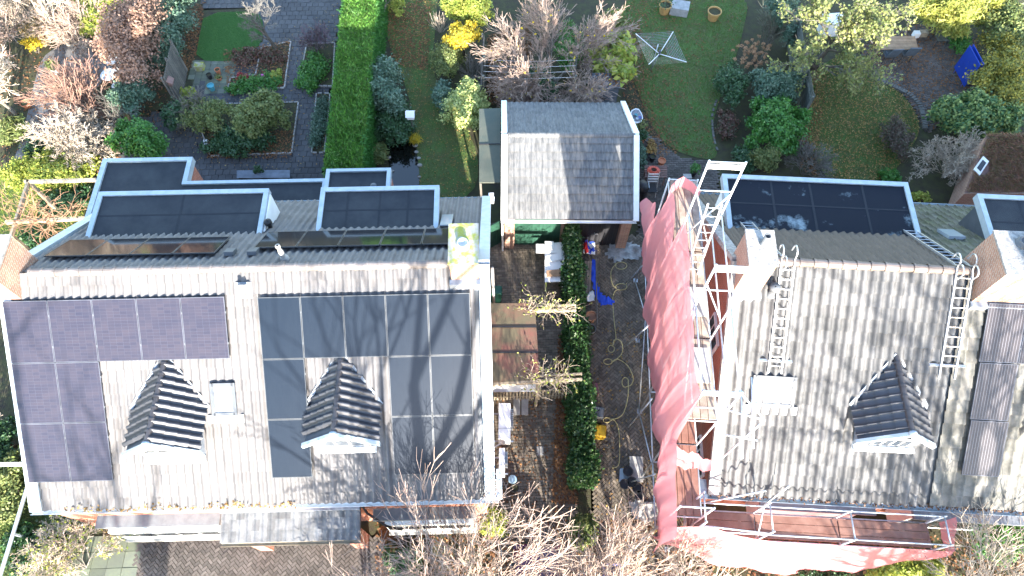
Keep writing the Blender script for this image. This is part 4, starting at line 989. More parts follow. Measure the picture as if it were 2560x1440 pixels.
for x in np.arange(2.4, 4.1, .17): MB().fbox(F0, x, x + .15, 14.68, 14.698, .05, 2.08).build('door_board', m_black, GA)
MB().path([A(3.2, 14.66, 1.0), A(3.2, 14.6, 1.0), A(3.32, 14.6, 1.0)], .015).build('door_handle', m_alu, GA)
for x0 in (-.3, 4.12): MB().fbox(F0, x0, x0 + .38, 14.5, 14.749, 0, 2.25).build('pier', m_brickc, GA)
MB().tube(A(-.38, 14.4, 2.2), A(-.38, 14.4, .05), .04, n=8).build('downpipe', m_white, GA)
# felt lean-to beside the garage
LT = thing('lean_to_shelter', 'narrow green felt lean-to roof along the garage left side', 'shelter', G(1225, 440))
q = [G(1198, 272, 2.2), G(1252, 270, 2.35), G(1250, 456, 2.35), G(1198, 456, 2.2)]
MB().slab(q[::-1], .05, A(0, 0, -1)).build('felt_roof', m_greenroof, LT)
mid = (q[0] + q[3]) / 2, (q[1] + q[2]) / 2
MB().beam(mid[0] + A(0, 0, .02), mid[1] + A(0, 0, .02), .04, .03).build('batten', m_black, LT)
for p in (q[0], q[3]): MB().beam(A(p[0] + .05, p[1], 0), A(p[0] + .05, p[1], 2.16), .08, .08, A(1, 0, 0)).build('post', m_wood, LT)

# ------------------------------------------------------------------ hedges
def hedge_box(name, label, pts4, h, n, size, leaf, asp, up, rng, sides=None, sleaf=None, ns=0, cat='hedge', jit=.05):
    """hedge over a ground quad (order: near left, near right, far right, far left)"""
    t = thing(name, label, cat, sum(pts4) / 4 * A(1, 1, 0)); P = [A(p[0], p[1], 0) for p in pts4]
    s, r = rng.random(n), rng.random(n)
    c = (P[0][None] * ((1 - s) * (1 - r))[:, None] + P[1][None] * (s * (1 - r))[:, None] + P[2][None] * (s * r)[:, None] + P[3][None] * ((1 - s) * r)[:, None])
    hh = h + .05 * np.sin(r * 40) + .04 * np.sin(s * 9 + r * 23) - .25 * np.clip(np.abs(s - .5) * 2 - .8, 0, 1)
    c[:, 2] = hh + rng.normal(0, jit, n) - .05
    d = unit(np.column_stack([rng.normal(0, .55, n), rng.normal(.12, .5, n), np.full(n, up)])); b = unit(np.cross(d, rng.normal(0, 1, (n, 3))))
    z = size * rng.uniform(.6, 1.4, (n, 1)); V, F = quads(c, d * z * asp * .5, b * z * .5); obj('hedge_top', V, F, leaf, t)
    ns = ns or n // 2
    s = rng.random(ns) ; z_ = rng.random(ns) * h; side = rng.random(ns) < .5
    e = np.where(side[:, None], P[1][None] + (P[2] - P[1])[None] * s[:, None], P[0][None] + (P[3] - P[0])[None] * s[:, None])
    k = rng.random(ns) < .12; ef = P[0][None] + (P[1] - P[0])[None] * s[:, None]; e = np.where(k[:, None], ef, e)
    out = np.where(side[:, None], A(1, 0, 0)[None], A(-1, 0, 0)[None]); c = e + rng.normal(0, .07 if jit > .1 else .05, (ns, 3)) - out * .02 + out * (.12 * np.sin(s * 37) * np.sin(s * 13) if jit > .1 else 0 * s)[:, None]; c[:, 2] = z_
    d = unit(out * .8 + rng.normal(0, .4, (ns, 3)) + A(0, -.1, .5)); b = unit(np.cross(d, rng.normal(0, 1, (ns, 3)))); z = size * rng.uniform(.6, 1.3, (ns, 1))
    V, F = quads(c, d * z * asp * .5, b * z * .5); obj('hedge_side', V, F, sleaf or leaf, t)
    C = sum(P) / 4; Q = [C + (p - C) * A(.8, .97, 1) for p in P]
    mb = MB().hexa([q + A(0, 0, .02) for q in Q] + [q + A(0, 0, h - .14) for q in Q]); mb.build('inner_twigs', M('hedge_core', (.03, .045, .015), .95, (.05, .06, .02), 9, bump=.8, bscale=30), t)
    return t
rng = np.random.default_rng(5)
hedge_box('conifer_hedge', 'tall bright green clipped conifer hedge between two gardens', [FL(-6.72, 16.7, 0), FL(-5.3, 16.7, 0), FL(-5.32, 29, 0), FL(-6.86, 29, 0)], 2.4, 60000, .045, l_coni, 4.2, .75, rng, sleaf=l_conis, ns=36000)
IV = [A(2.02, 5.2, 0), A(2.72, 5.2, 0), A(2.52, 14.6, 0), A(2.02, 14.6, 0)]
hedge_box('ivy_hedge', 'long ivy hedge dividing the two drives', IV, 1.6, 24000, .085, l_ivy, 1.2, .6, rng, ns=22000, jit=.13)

# ------------------------------------------------------------------ left drive
CP = thing('carport_roof', 'rusty red-brown sheet roof of three panels beside left house', 'canopy', G(1280, 860))
ys = (757, 818, 882, 957); zz = 2.5
for k in range(3):
    a, b = ys[k], ys[k + 1]; xl = 1217 + k * 3.5; xr = 1337 + k * 4
    MB().slab([G(xl, b - 3, zz), G(xr + 4, b - 3, zz - .05), G(xr, a + 1, zz - .05), G(xl, a + 1, zz)], .03, A(0, 0, -1)).build('roof_sheet', m_carport, CP)
    if k < 2: MB().beam(G(xl, b - 1, zz - .005), G(xr + 4, b - 1, zz - .05), .05, .06).build('joint_strip', m_black, CP)
for x, y in ((1225, 760), (1335, 760), (1228, 955), (1345, 955)):
    p = G(x, y, zz - .1); MB().beam(A(p[0], p[1], 0), A(p[0], p[1], zz - .06), .1, .1, A(1, 0, 0)).build('post', m_beam, CP)
MB().beam(G(1226, 962, zz - .1), G(1345, 955, zz - .1), .09, .14).build('front_beam', m_beam, CP)
for k, (y0, y1, xa, xb) in enumerate(((772, 770, 1338, 1440), (947, 942, 1345, 1455))):
    t = thing('pergola_beam', ['pale timber beam with dry vines north of carport, reaching the ivy hedge', 'pale timber beam with yellow vine at carport front, reaching the ivy hedge'][k], 'beam', G(1390, y0))
    for o in (-.09, .09): MB().beam(G(xa, y0, 2.35) + A(0, o, 0), G(xb, y1, 2.35) + A(0, o, 0), .06, .14).build('timber', m_beam, t)
    rnd = random.Random(k + 3); out = []
    for i in range(46):
        p = G(rnd.uniform(xa - 30, xb - 20), y0 + rnd.uniform(-4, 10), 2.45)
        grow(rnd, tuple(p), vnorm(rnd.gauss(0, 1), rnd.gauss(0, .7), rnd.gauss(.3, .3)), rnd.uniform(.3, .7), .008, 1, 2, out, 1, .8, .6, -.05, .25, 4, .004)
    V, F = tubes_np([o[0] for o in out], [o[1] for o in out], [o[2] for o in out], [o[3] for o in out], 3); obj('vine', V, F, m_twigw, t)
    i = rng.integers(0, len(out), 260); p = np.array([out[j][1] for j in i]); tt = unit(rng.normal(0, 1, p.shape)); b = unit(np.cross(tt, rng.normal(0, 1, p.shape)))
    V, F = quads(p, tt * .045, b * .03); obj('vine_leaves', V, F, l_yg, t)
LTc = thing('trellis', 'white weathered lattice panel below the carport front edge', 'trellis', G(1285, 965))
for k in range(9): MB().beam(G(1228, 958 + k * 2.6, 2.2 - k * .1), G(1340, 957 + k * 2.6, 2.2 - k * .1), .03, .03).build('slat', m_white, LTc)
PF = thing('picket_fence', 'low wooden picket fence across the left drive in front of carport', 'fence', G(1330, 990))
for k in range(24):
    p = G(1236 + k * 8, 1003 - k * .25, 0); MB().fbox(F0, p[0] - .035, p[0] + .035, p[1], p[1] + .02, .08, 1.0).build('picket', m_beam, PF)
a, b = G(1232, 1003, 0), G(1424, 997, 0)
for z in (.3, .85): MB().beam(a + A(0, .035, z), b + A(0, .035, z), .025, .06).build('rail', m_beam, PF)
for x in (1232, 1345, 1424):
    p = G(x, 1003 if x < 1400 else 997); MB().fbox(F0, p[0] - .05, p[0] + .05, p[1] + .05, p[1] + .15, 0, 1.1).build('post', m_beam, PF)
# heat pumps on the gable wall
for k, (x0, y0, x1, y1, lab) in enumerate(((1246, 1008, 1284, 1096, 'larger white air-conditioner unit on the left house gable'), (1247, 1120, 1270, 1180, 'smaller white air-conditioner unit near the left house front corner'))):
    p0, p1 = G(x0, y1, 1.9), G(x1, y0, 1.9); t = thing('heat_pump', lab, 'heat pump', ((p0 + p1) / 2) * A(1, 1, 0), 'air-conditioner units')
    w = p1[0] - p0[0] - .1; MB().fbox(F0, p0[0], p0[0] + w, p0[1], p1[1], 1.15, 1.9).build('casing', m_white, t)
    MB().fbox(F0, p0[0] - .005, p0[0] + w + .005, p0[1] + (p1[1] - p0[1]) * .28, p0[1] + (p1[1] - p0[1]) * .285, 1.16, 1.906).build('seam', m_grey, t)
    g = MB()
    for i in range(9): yy = p0[1] + (p1[1] - p0[1]) * (.35 + .06 * i); g.fbox(F0, p0[0] + w, p0[0] + w + .09, yy, yy + .015, 1.3, 1.86)
    g.build('grille', m_alu, t)
    for yy in (p0[1] + .12, p1[1] - .12): MB().fbox(F0, p0[0] - .5, p0[0] + w + .1, yy - .02, yy + .02, 1.1, 1.148).build('bracket', m_alu, t)
    MB().path([A(p0[0] + .1, p0[1], 1.4), A(p0[0] - .2, p0[1] - .2, 1.4), A(p0[0] - .35, p0[1] - .2, .3)], .02).build('pipe', m_white, t)
for k, x in enumerate((1292, 1312)):
    P = G(x, 1015); tag(MB().fbox(F0, P[0] - .12, P[0] + .12, P[1] - .35, P[1] + .25, .03, .075).build('stepping_stone', m_conc), ['left grey stepping slab beside the picket fence', 'right grey stepping slab beside the picket fence'][k], 'paving slab', 'stepping slabs')
p = G(1350, 1128); tag(MB().fbox(F0, p[0] - .12, p[0] + .12, p[1] - .15, p[1] + .15, .03, .05).build('drain_cover', m_conc), 'small square grey drain cover in the left drive', 'drain cover')
# green bin with planter
def bin_(label, px, py, mat, lid, w=.5, d=.5, h=.95, rot=0.0, tilt=0.0):
    c = G(px, py, h); c = A(c[0], c[1], 0); t = thing('wheelie_bin', label, 'bin', c); e, n = A(math.cos(rot), math.sin(rot), 0), A(-math.sin(rot), math.cos(rot), 0)
    k = .42; P = [c + e * sx * w * k + n * sy * d * k for sx, sy in ((-1, -1), (1, -1), (1, 1), (-1, 1))]; Q = [c + e * sx * w * .5 + n * sy * d * .5 + GZ * h for sx, sy in ((-1, -1), (1, -1), (1, 1), (-1, 1))]
    MB().hexa([p_ + GZ * .05 for p_ in P] + Q).build('body', mat, t)
    R = [q_ + GZ * .003 for q_ in Q]; c2 = sum(R) / 4; R = [c2 + (q_ - c2) * 1.07 for q_ in R]; S = [c2 + (q_ - c2) * .8 + GZ * .08 for q_ in R]
    MB().hexa(R + S).build('lid', lid, t)
    MB().tube(c + n * d * .55 - e * w * .4 + GZ * (h - .02), c + n * d * .55 + e * w * .4 + GZ * (h - .02), .02, n=8).build('handle', mat, t)
    for sx in (-1, 1): MB().tube(c + e * sx * w * .42 + n * d * .45 + GZ * .1, c + e * sx * (w * .42 + .05) + n * d * .45 + GZ * .1, .1, n=12).build('wheel', m_black, t)
    return t
bin_('dark green bin beside the carport with yellow-leaved plant', 1240, 727, m_greenb, m_greenb, .42, .36, .8)
bin_('grey-lidded bin standing against the ivy hedge', 1497, 1032, m_black, m_grey, .34, .38, 1.0, -.2)
bin_('bright yellow lidded crate bin against the ivy hedge', 1500, 1078, m_yellow, m_yellow, .4, .4, .5, -.08)
bin_('dark wine-red small bin against the ivy hedge', 1488, 972, M('wine_red', (.14, .04, .05), .6), M('wine_red2', (.18, .07, .08), .6), .2, .42, .6)
# workbench with white boards
WB = thing('workbench', 'makeshift trestle table half hidden under ivy hedge, covered with white boards', 'table', G(1385, 650))
MB().slab([G(1362, 705, .85), G(1412, 703, .85), G(1410, 605, .85), G(1362, 608, .85)], .04).build('table_top', m_white, WB)
for x, y in ((1366, 702), (1408, 700), (1366, 612), (1408, 612)):
    p = G(x, y, .8); MB().beam(A(p[0], p[1], 0), A(p[0], p[1], .8), .05, .05, A(1, 0, 0)).build('leg', LEAF('lime_leg', [(.35, .45, .02)], 0), WB)
def board(label, pts, z, th, mat, name='board'):
    tag(MB().slab([G(x, y, z) for x, y in pts], th).build(name, mat), label, 'board')
board('long white panel sticking out left at rear end of the trestle table', [(1340, 632), (1404, 632), (1404, 610), (1340, 610)], .92, .025, m_white)
board('small white panel with black mark lying on the rear white panel', [(1362, 623), (1384, 623), (1384, 603), (1362, 603)], .98, .03, m_white)
board('tilted white sheet in middle of the trestle table', [(1365, 656), (1405, 648), (1403, 630), (1363, 640)], .93, .02, m_white)
board('brown cardboard sheet at near end of the trestle table', [(1366, 692), (1404, 690), (1404, 672), (1366, 676)], .93, .02, m_card)
# gate on the left
GT = thing('side_gate', 'dark green diagonal boarded gate beside garage corner', 'gate', G(1235, 610))
a, b = G(1218, 625, 0), G(1264, 600, 0); a[2] = b[2] = 0
for k in range(10):
    q0 = a + (b - a) * (k + .04) / 10; q1 = a + (b - a) * (k + .96) / 10; MB().beam((q0 + q1) / 2 + A(0, 0, .05), (q0 + q1) / 2 + A(0, 0, 1.6), np.linalg.norm(q1 - q0), .03, unit(np.cross(b - a, GZ))).build('board', m_greend, GT)
for z in (.3, 1.4): MB().beam(a + A(0, .04, z), b + A(0, .04, z), .04, .09).build('rail', m_greend, GT)
st = thing('stool', 'small light blue stool by the left house corner', 'stool', G(1283, 1200))
c = G(1281, 1198, .5); MB().lathe(c, [(.001, .03), (.13, .03), (.15, 0), (.13, -.02), (.001, -.02)], 14).build('seat', m_lblue, st)
for i in range(4):
    t_ = i * math.pi / 2 + .4; MB().tube(c + A(math.cos(t_) * .1, math.sin(t_) * .1, -.02), A(c[0] + math.cos(t_) * .15, c[1] + math.sin(t_) * .15, 0), .015).build('leg', m_dgrey, st)
def pot(label, px, py, r, h, mat, name='plant_pot', soil=True, cat='pot', n=18, plant=None, pl_n=400, pl_h=.35, pl_s=.06, group=None):
    c = G(px, py, h); c = A(c[0], c[1], 0.03); t = thing(name, label, cat, c, group)
    MB().lathe(c, [(r * .7, 0), (r * .95, h * .86), (r * 1.06, h * .86), (r * 1.06, h), (r * .93, h), (r * .9, h * .8), (.001, h * .8)], n).build('body', mat, t, False)
    if soil: MB().lathe(c, [(r * .9, h * .85), (.001, h * .87)], n).build('soil', m_soil, t)
    if plant:
        V, F = leaf_cloud([(c + A(0, 0, h + pl_h * .4), A(r * 1.5, r * 1.5, pl_h * .6))], pl_n, pl_s, np.random.default_rng(int(px))); obj('plant', V, F, plant, t)
    return t
pot('round black tub beside the light blue stool', 1287, 1220, .14, .3, m_black)
# right drive: hose, tarp, plastic, tubs
HO = thing('garden_hose', 'yellow hose lying in loops down the right drive', 'hose', G(1560, 900))
def loop(cx, cy, rx, ry, a0, a1, n=12): return [(cx + rx * math.cos(math.radians(a0 + (a1 - a0) * i / n)), cy + ry * math.sin(math.radians(a0 + (a1 - a0) * i / n))) for i in range(n + 1)]
hp = [(1572, 612), (1548, 615), (1540, 640), (1538, 658)] + loop(1553, 664, 14, 9, 200, -150)[::1] + [(1530, 672), (1527, 690), (1532, 712)] + loop(1553, 717, 14, 8, 150, 480) + [(1538, 728), (1532, 745), (1534, 790), (1540, 845)] + [(1535, 850)] + loop(1528, 872, 8, 9, -60, 300) + [(1540, 848), (1554, 856), (1556, 880), (1545, 895)] + loop(1520, 904, 11, 7, 10, 350) + [(1545, 898), (1570, 915), (1583, 945), (1578, 962)] + loop(1563, 956, 8, 12, 60, 340) + [(1570, 990), (1560, 1030), (1545, 1045)] + loop(1517, 1050, 9, 6, -20, -340) + [(1535, 1050), (1547, 1075), (1549, 1140), (1545, 1165), (1530, 1170)]
hp = curve(hp, 3); z0 = .05
MB().path([G(x, y, z0 + .012 * math.sin(i * .9)) for i, (x, y) in enumerate(hp)], .017, 6).build('hose', m_yellowhose, HO, True)
def crumpled(name, label, cat, outline, z, amp, mat, n=14, seed=0, smoothit=0, peak=.0):
    r_ = np.random.default_rng(seed); P = pxpoly(outline); xs = [p[0] for p in P]; ys_ = [p[1] for p in P]; poly = [(p[0], p[1]) for p in P]
    gx = np.linspace(min(xs), max(xs), n); gy = np.linspace(min(ys_), max(ys_), n); V = []; idx = {}; F = []
    for j in range(n):
        for i in range(n): V.append(A(gx[i] + r_.normal(0, .015), gy[j] + r_.normal(0, .015), z + abs(r_.normal(0, amp)) + peak * r_.random()))
    for j in range(n - 1):
        for i in range(n - 1):
            if inside(poly, (gx[i] + gx[i + 1]) / 2, (gy[j] + gy[j + 1]) / 2): F.append((j * n + i, j * n + i + 1, j * n + n + i + 1, j * n + n + i))
    mb = MB(); mb.add(V, F); o = mb.build(name, mat, None, True); return tag(o, label, cat)
crumpled('plastic_sheet', 'crumpled clear plastic sheet on the right drive by the garage', 'plastic sheet', [(1512, 640), (1528, 605), (1590, 612), (1606, 625), (1595, 655), (1560, 648), (1538, 660)], .05, .07, m_dust, 16, 3)
crumpled('blue_tarp', 'crumpled strip of bright blue tarpaulin along the ivy hedge', 'tarpaulin', [(1478, 652), (1490, 652), (1488, 695), (1500, 735), (1538, 758), (1528, 763), (1502, 765), (1488, 745), (1482, 720), (1478, 690)], .06, .05, m_blue, 20, 4)
crumpled('blue_bag', 'small blue and red bag pile at the garage end of the ivy hedge', 'bag', [(1460, 610), (1478, 606), (1490, 636), (1470, 645)], .1, .12, m_blue, 7, 5, peak=.2)
crumpled('red_bag', 'small red bag beside ivy hedge near the black garage door', 'bag', [(1453, 620), (1464, 615), (1470, 640), (1460, 646)], .15, .1, m_red, 7, 6, peak=.2)
crumpled('white_sack', 'white sack beside the blue tarpaulin on right drive', 'sack', [(1465, 740), (1482, 735), (1484, 760), (1466, 762)], .12, .1, m_white, 6, 8, peak=.2)
board('white board standing near the black garage door beside ivy hedge', [(1458, 632), (1488, 636), (1488, 604), (1458, 606)], .25, .02, m_white)
for k in range(6):
    p0 = G(1458 + k * 3, 735, .12); p1 = G(1462 + k * 3, 655, .12); tag(MB().beam(p0 + A(0, 0, .05 * (k % 2)), p1 + A(0, 0, .05 * (k % 2)), .07, .04).build('timber_plank', m_plank), f'{ORD[k]} loose timber plank from the left, lying beside the ivy hedge', 'plank', 'loose planks beside the ivy hedge')
GS = MB(); a = G(1487, 660, .5); b = G(1490, 830, .5); tag(GS.beam(A(a[0], a[1], .9), A(b[0], b[1], .9), .03, .12).build('plank_rail', m_wood), 'long grey rail along the drive side of the ivy hedge', 'rail')
pot('round terracotta-coloured tub against the ivy hedge on the right drive', 1478, 790, .2, .35, M('clay', (.30, .17, .11), .8), soil=False)
pot('dark grey bucket against the ivy hedge on the right drive', 1476, 822, .2, .35, m_grey)
for k, (x, y) in enumerate(((1570, 1178), (1580, 1205), (1594, 1220), (1599, 1238), (1562, 1210))):
    pot(['black rubber tub nearest the white board on right drive', 'black rubber tub with white contents in the cluster on right drive', 'largest black rubber tub of the drive cluster', 'black rubber tub nearest the street in the drive cluster', 'leftmost black rubber tub of the drive cluster'][k], x, y, .165, .28, m_black, name='rubber_tub', soil=False, cat='tub', group='rubber tubs on the drive')
board('mortar-stained board lying beside the rubber tubs', [(1575, 1205), (1608, 1205), (1608, 1142), (1574, 1140)], .12, .03, m_conc)
board('pale blue-white sheet under the rubber tubs', [(1548, 1205), (1585, 1200), (1582, 1165), (1550, 1172)], .08, .02, m_zinc)
for k, (x, y) in enumerate(((1517, 1108), (1512, 1125))):
    t = thing('wire_coil', ['grey wire coil beside the yellow crate on the drive', 'second grey wire coil, nearer the street than the other'][k], 'coil', G(x, y))
    MB().path([G(x, y, .06) + A(math.cos(i * .5) * (.1 + .004 * i), math.sin(i * .5) * (.1 + .003 * i), .002 * i) for i in range(30)], .008, 5).build('wire', m_grey, t)
crumpled('rubble_heap', 'pale rubble and sand heap beside tubs on the drive', 'rubble', [(1570, 1255), (1600, 1250), (1640, 1260), (1645, 1300), (1610, 1310), (1580, 1290)], .05, .05, m_conc, 14, 12)
# ------------------------------------------------------------------ scaffolding and debris nets on the right house
SC = thing('scaffold', 'galvanised tube scaffold along the right house gable wall', 'scaffold', FRT(4.6, 8.5, 0))
def pole(p0, p1, nm='standard', r=.028, mat=None, parent=None): return MB().tube(p0, p1, r, n=7).build(nm, mat or m_galv, parent or SC, True)
UO, UI = 4.15, 5.02
FV = [(13.3, 6.6), (10.75, 10.7), (8.0, 10.5), (5.7, 8.7), (3.7, 5.6)]
for v, zt in FV:
    for u in (UO, UI):
        pole(FRT(u, v, .04), FRT(u, v, zt)); MB().fbox(FRT, u - .08, u + .08, v - .08, v + .08, .032, .045).build('base_plate', m_galv, SC)
    for z in (2.1, 4.2, 6.45, zt - .05):
        if z <= zt: pole(FRT(UO, v, z), FRT(UI, v, z), 'transom', .024)
    if zt > 8:
        MB().beam(FRT(UO, v, zt - .22), FRT(UI, v, zt - .22), .04, .14).build('frame_head', m_white, SC)
        pole(FRT(UO, v, zt - .35), FRT(UO + .2, v, zt - .15), 'gusset', .02); pole(FRT(UI, v, zt - .35), FRT(UI - .2, v, zt - .15), 'gusset', .02)
        pole(FRT(UO, v, zt - 1.2), FRT(UI, v, zt - 1.2), 'guard_rail', .02)
for (v0, z0), (v1, z1) in zip(FV[:-1], FV[1:]):
    for u in (UO, UI):
        for z in (2.1, 4.2, 6.45, 7.5, 8.5):
            if z <= min(z0, z1): pole(FRT(u, v0, z), FRT(u, v1, z), 'ledger', .024)
    for z in (4.25, 6.5):
        if z <= min(z0, z1) + .05:
            for k in range(4):
                du = (UI - UO - .06) / 4; a = UO + .03 + k * du
                MB().fbox(FRT, a + .008, a + du - .008, v1 + .03, v0 - .03, z, z + .045).build('deck_board', m_plank if z > 5 else m_plankr, SC)
for v0, v1, z0, z1 in ((13.3, 10.75, .1, 2.1), (10.75, 8.0, 2.1, .1), (8.0, 5.7, .1, 2.1), (10.75, 8.0, 6.6, 8.5), (8.0, 5.7, 8.5, 6.6)): pole(FRT(UO - .04, v0, z0), FRT(UO - .04, v1, z1), 'brace', .022)
for v, dv in ((12.7, .35), (10.2, .3), (7.6, -.2), (5.2, .3)): pole(FRT(UO - .42, v + dv, .04), FRT(UO - .03, v, 2.6), 'outrigger', .022)
# access ladder inside the scaffold and its north tower bracing
for u in (4.45, 4.8): MB().beam(FRT(u, 10.0, 6.55), FRT(u, 10.5, 9.3), .03, .05, FRT.e).build('ladder_rail', m_alu, SC)
for k in range(9): pole(FRT(4.45, 10.03 + k * .055, 6.75 + k * .3), FRT(4.8, 10.03 + k * .055, 6.75 + k * .3), 'ladder_rung', .014, m_alu)
pole(FRT(UO, 10.75, 7.0), FRT(UI, 10.75, 9.4), 'brace', .022); pole(FRT(UI, 10.75, 7.0), FRT(UO, 10.75, 9.4), 'brace', .022)
pole(FRT(UI, 8.0, 7.6), FRT(UO, 8.0, 9.6), 'brace', .022)
for z in (7.55, 8.4): pole(FRT(UI + .35, 6.2, z), FRT(UI + .35, 4.6, z - .4), 'guard_rail', .022)
pole(FRT(UI, 5.7, 8.6), FRT(UI + .9, 5.5, 7.4), 'guard_rail', .024); pole(FRT(UI, 5.7, 7.4), FRT(UI + .9, 5.5, 7.4), 'guard_rail', .024); pole(FRT(UI, 5.2, 7.0), FRT(UI + .8, 5.1, 7.0), 'guard_rail', .024)
pole(FRT(UI + .9, 5.5, 7.4), FRT(UI + .2, 4.9, 5.8), 'guard_rail', .024)
# sheet trays on the deck
MB().obox(FRT(4.62, 7.2, 6.57), FRT.e * .3, FRT.n * .5, GZ * .02).build('deck_tray', m_conc, SC)
MB().obox(FRT(4.68, 9.1, 6.57), FRT.e * .28, FRT.n * .45, GZ * .02).build('deck_tray', m_conc, SC)

def lerp(tab, x):
    tab = sorted(tab); xs = [a for a, b in tab]; return float(np.interp(x, xs, [b for a, b in tab]))
def net(name, label, P, nu, nv, parent=None):
    """P(s, t) -> world point, s along, t from bottom to top"""
    V = [P(i / nu, j / nv) for j in range(nv + 1) for i in range(nu + 1)]
    F = [(j * (nu + 1) + i, j * (nu + 1) + i + 1, (j + 1) * (nu + 1) + i + 1, (j + 1) * (nu + 1) + i) for j in range(nv) for i in range(nu)]
    o = obj(name, np.array(V), np.array(F), m_net, None, True); return tag(o, label, 'net')
BOT = [(14.74, 3.0), (13.7, 2.4), (11.9, 2.6), (10.3, 2.7), (8.8, 2.9), (7.3, 3.1), (5.9, 3.6), (4.8, 3.4), (3.8, 2.9), (2.97, 2.4)]
TOP = [(14.7, 3.6), (13.75, 4.6), (13.56, 5.0), (13.15, 4.45), (12.15, 7.5), (11.9, 7.65), (11.1, 7.4), (10.65, 6.8), (10.42, 8.7), (8.62, 8.65), (6.5, 8.55), (5.5, 8.8), (5.28, 6.1), (3.4, 5.7), (2.95, 5.4)]
def wave(v, t, k=0): return .07 * math.sin(v * 3.1 + t * 1.2 + k) + .035 * math.sin(v * 7.3 + t * 1.5 + k) + .014 * math.sin(v * 17 + t * 2) + .02 * math.sin(t * 5 + v * 1.3)
def Pg(s, t):
    v = 14.7 - s * 11.75; zb, zt = lerp(BOT, v), lerp(TOP, v)
    return FRT(4.02 - wave(v, t) * (1.1 - .8 * t) - .12 * math.sin(t * math.pi), v, zb + (zt - zb) * t)
net('debris_net', 'tall pink debris net hanging on gable scaffold along the drive', Pg, 150, 24)
def Pn(s, t): return FRT(4.05 + s * .95, 12.6 + .4 * math.sin(s * 3) - wave(s * 3, t) * .4, 5.2 + 2.0 * t - .3 * s)
net('debris_net', 'small pink net panel across the north end of the gable scaffold', Pn, 14, 12)
def Pf(s, t): return FRT(4.15 + s * .95, 4.95 + t * .25 - .2 * s + wave(s * 4, t) * .6, 4.75 + t * .85 * (1 - s) + s * .55 - .2 * math.sin(s * math.pi) * (1 - t))
net('debris_net', 'loose pink net flap folded at the gable scaffold corner', Pf, 22, 12)
# front scaffold
SF = thing('scaffold', 'low scaffold platform with red-brown boards across the right house front', 'scaffold', FRT(8.5, 3.8, 0))
VO, VI = 3.42, 4.18
for u, zt in ((4.9, 5.2), (6.9, 4.4), (9.3, 3.9), (11.9, 3.9)):
    for v in (VO, VI): pole(FRT(u, v, .04), FRT(u, v, zt), parent=SF); MB().fbox(FRT, u - .08, u + .08, v - .08, v + .08, .032, .045).build('base_plate', m_galv, SF)
    pole(FRT(u, VO, 2.8), FRT(u, VI, 2.8), 'transom', .024, parent=SF); pole(FRT(u, VO, zt - .1), FRT(u, VI, zt - .1), 'transom', .024, parent=SF)
for a, b in ((4.9, 6.9), (6.9, 9.3), (9.3, 11.9)):
    for v in (VO, VI):
        pole(FRT(a, v, 2.78), FRT(b, v, 2.78), 'ledger', .024, parent=SF); pole(FRT(a, v, 3.8), FRT(b, v, 3.8), 'guard_rail', .022, parent=SF)
    for k in range(3):
        dv = (VI - VO - .1) / 3; q = VO + .05 + k * dv; MB().fbox(FRT, a + .02, b - .02, q + .008, q + dv - .008, 2.83, 2.875).build('deck_board', m_plankr, SF)
pole(FRT(6.9, VI, 3.0), FRT(7.5, VI + .5, 4.3), 'brace', .024, parent=SF); pole(FRT(5.2, VI, 3.8), FRT(6.8, VI + .3, 4.4), 'brace', .024, parent=SF)
pole(FRT(4.9, VO, 4.6), FRT(6.9, VO, 4.0), 'brace', .024, parent=SF); pole(FRT(6.9, VO, 2.9), FRT(6.9, VI, 3.8), 'brace', .024, parent=SF)
TF = [(4.0, 4.3), (5.1, 4.7), (6.3, 3.5), (7.2, 3.0), (9.3, 2.95), (11.8, 3.1), (12.35, 3.1)]
VB_ = [(4.0, 3.5), (4.4, 3.4), (6.5, 3.0), (8.5, 2.86), (10.6, 3.0), (12.0, 3.3), (12.35, 3.42)]
ZB = [(4.0, 2.2), (4.4, 1.6), (6.5, .25), (8.5, .1), (10.6, .15), (11.4, .9), (12.35, 2.6)]
def Pq(s, t):
    u = 4.0 + s * 8.35; zt, zb, vb = lerp(TF, u), lerp(ZB, u), lerp(VB_, u); vt = 3.38
    v = vb + (vt - vb) * t ** .7 - .10 * math.sin(t * math.pi) - wave(u, t, 1) * .55 * (1 - t * .8); return FRT(u, v, zb + (zt - zb) * t)
net('debris_net', 'sunlit pink-white debris net draped over the front scaffold', Pq, 110, 22)
def Pe(s, t): return FRT(12.3 + wave(s * 3, t) * .25, 3.36 + s * .85, 2.75 + t * (.45 + .5 * s))
net('debris_net', 'pink net end panel closing the right end of the front scaffold', Pe, 14, 10)
# ------------------------------------------------------------------ gardens: far left
G3 = 'shrubs in the back gardens'
bush('ivy_screen', 'dark blue-green ivy screen between left garden and turf', 440, 60, 45, 95, 2.0, l_bluegreen, 9000, .075, 'ivy', lobes=9)
bush('beech_tree', 'copper-brown leafed beech beside the ivy screen', 350, 95, 66, 115, 3.2, l_beech, 13000, .075, 'tree', lobes=10, clumps=140)
bush('bamboo', 'bright yellow-green arching bamboo in far left garden', 250, 55, 36, 50, 1.8, l_yg, 2600, .05, 'bamboo', asp=5, droop=.4, clumps=40)
bush('bamboo', 'pale yellow-green bamboo tuft left of copper beech top', 235, 12, 45, 30, 2.0, l_varie, 2000, .05, 'bamboo', asp=5, droop=.4)
bush('golden_shrub', 'golden yellow shrub beside the grey path', 78, 112, 28, 22, .9, l_yellow, 1300, .05)
bush('evergreen_shrub', 'rounded bright green evergreen behind the left flat roof', 350, 352, 64, 50, 1.9, l_green, 8000, .07, lobes=9)
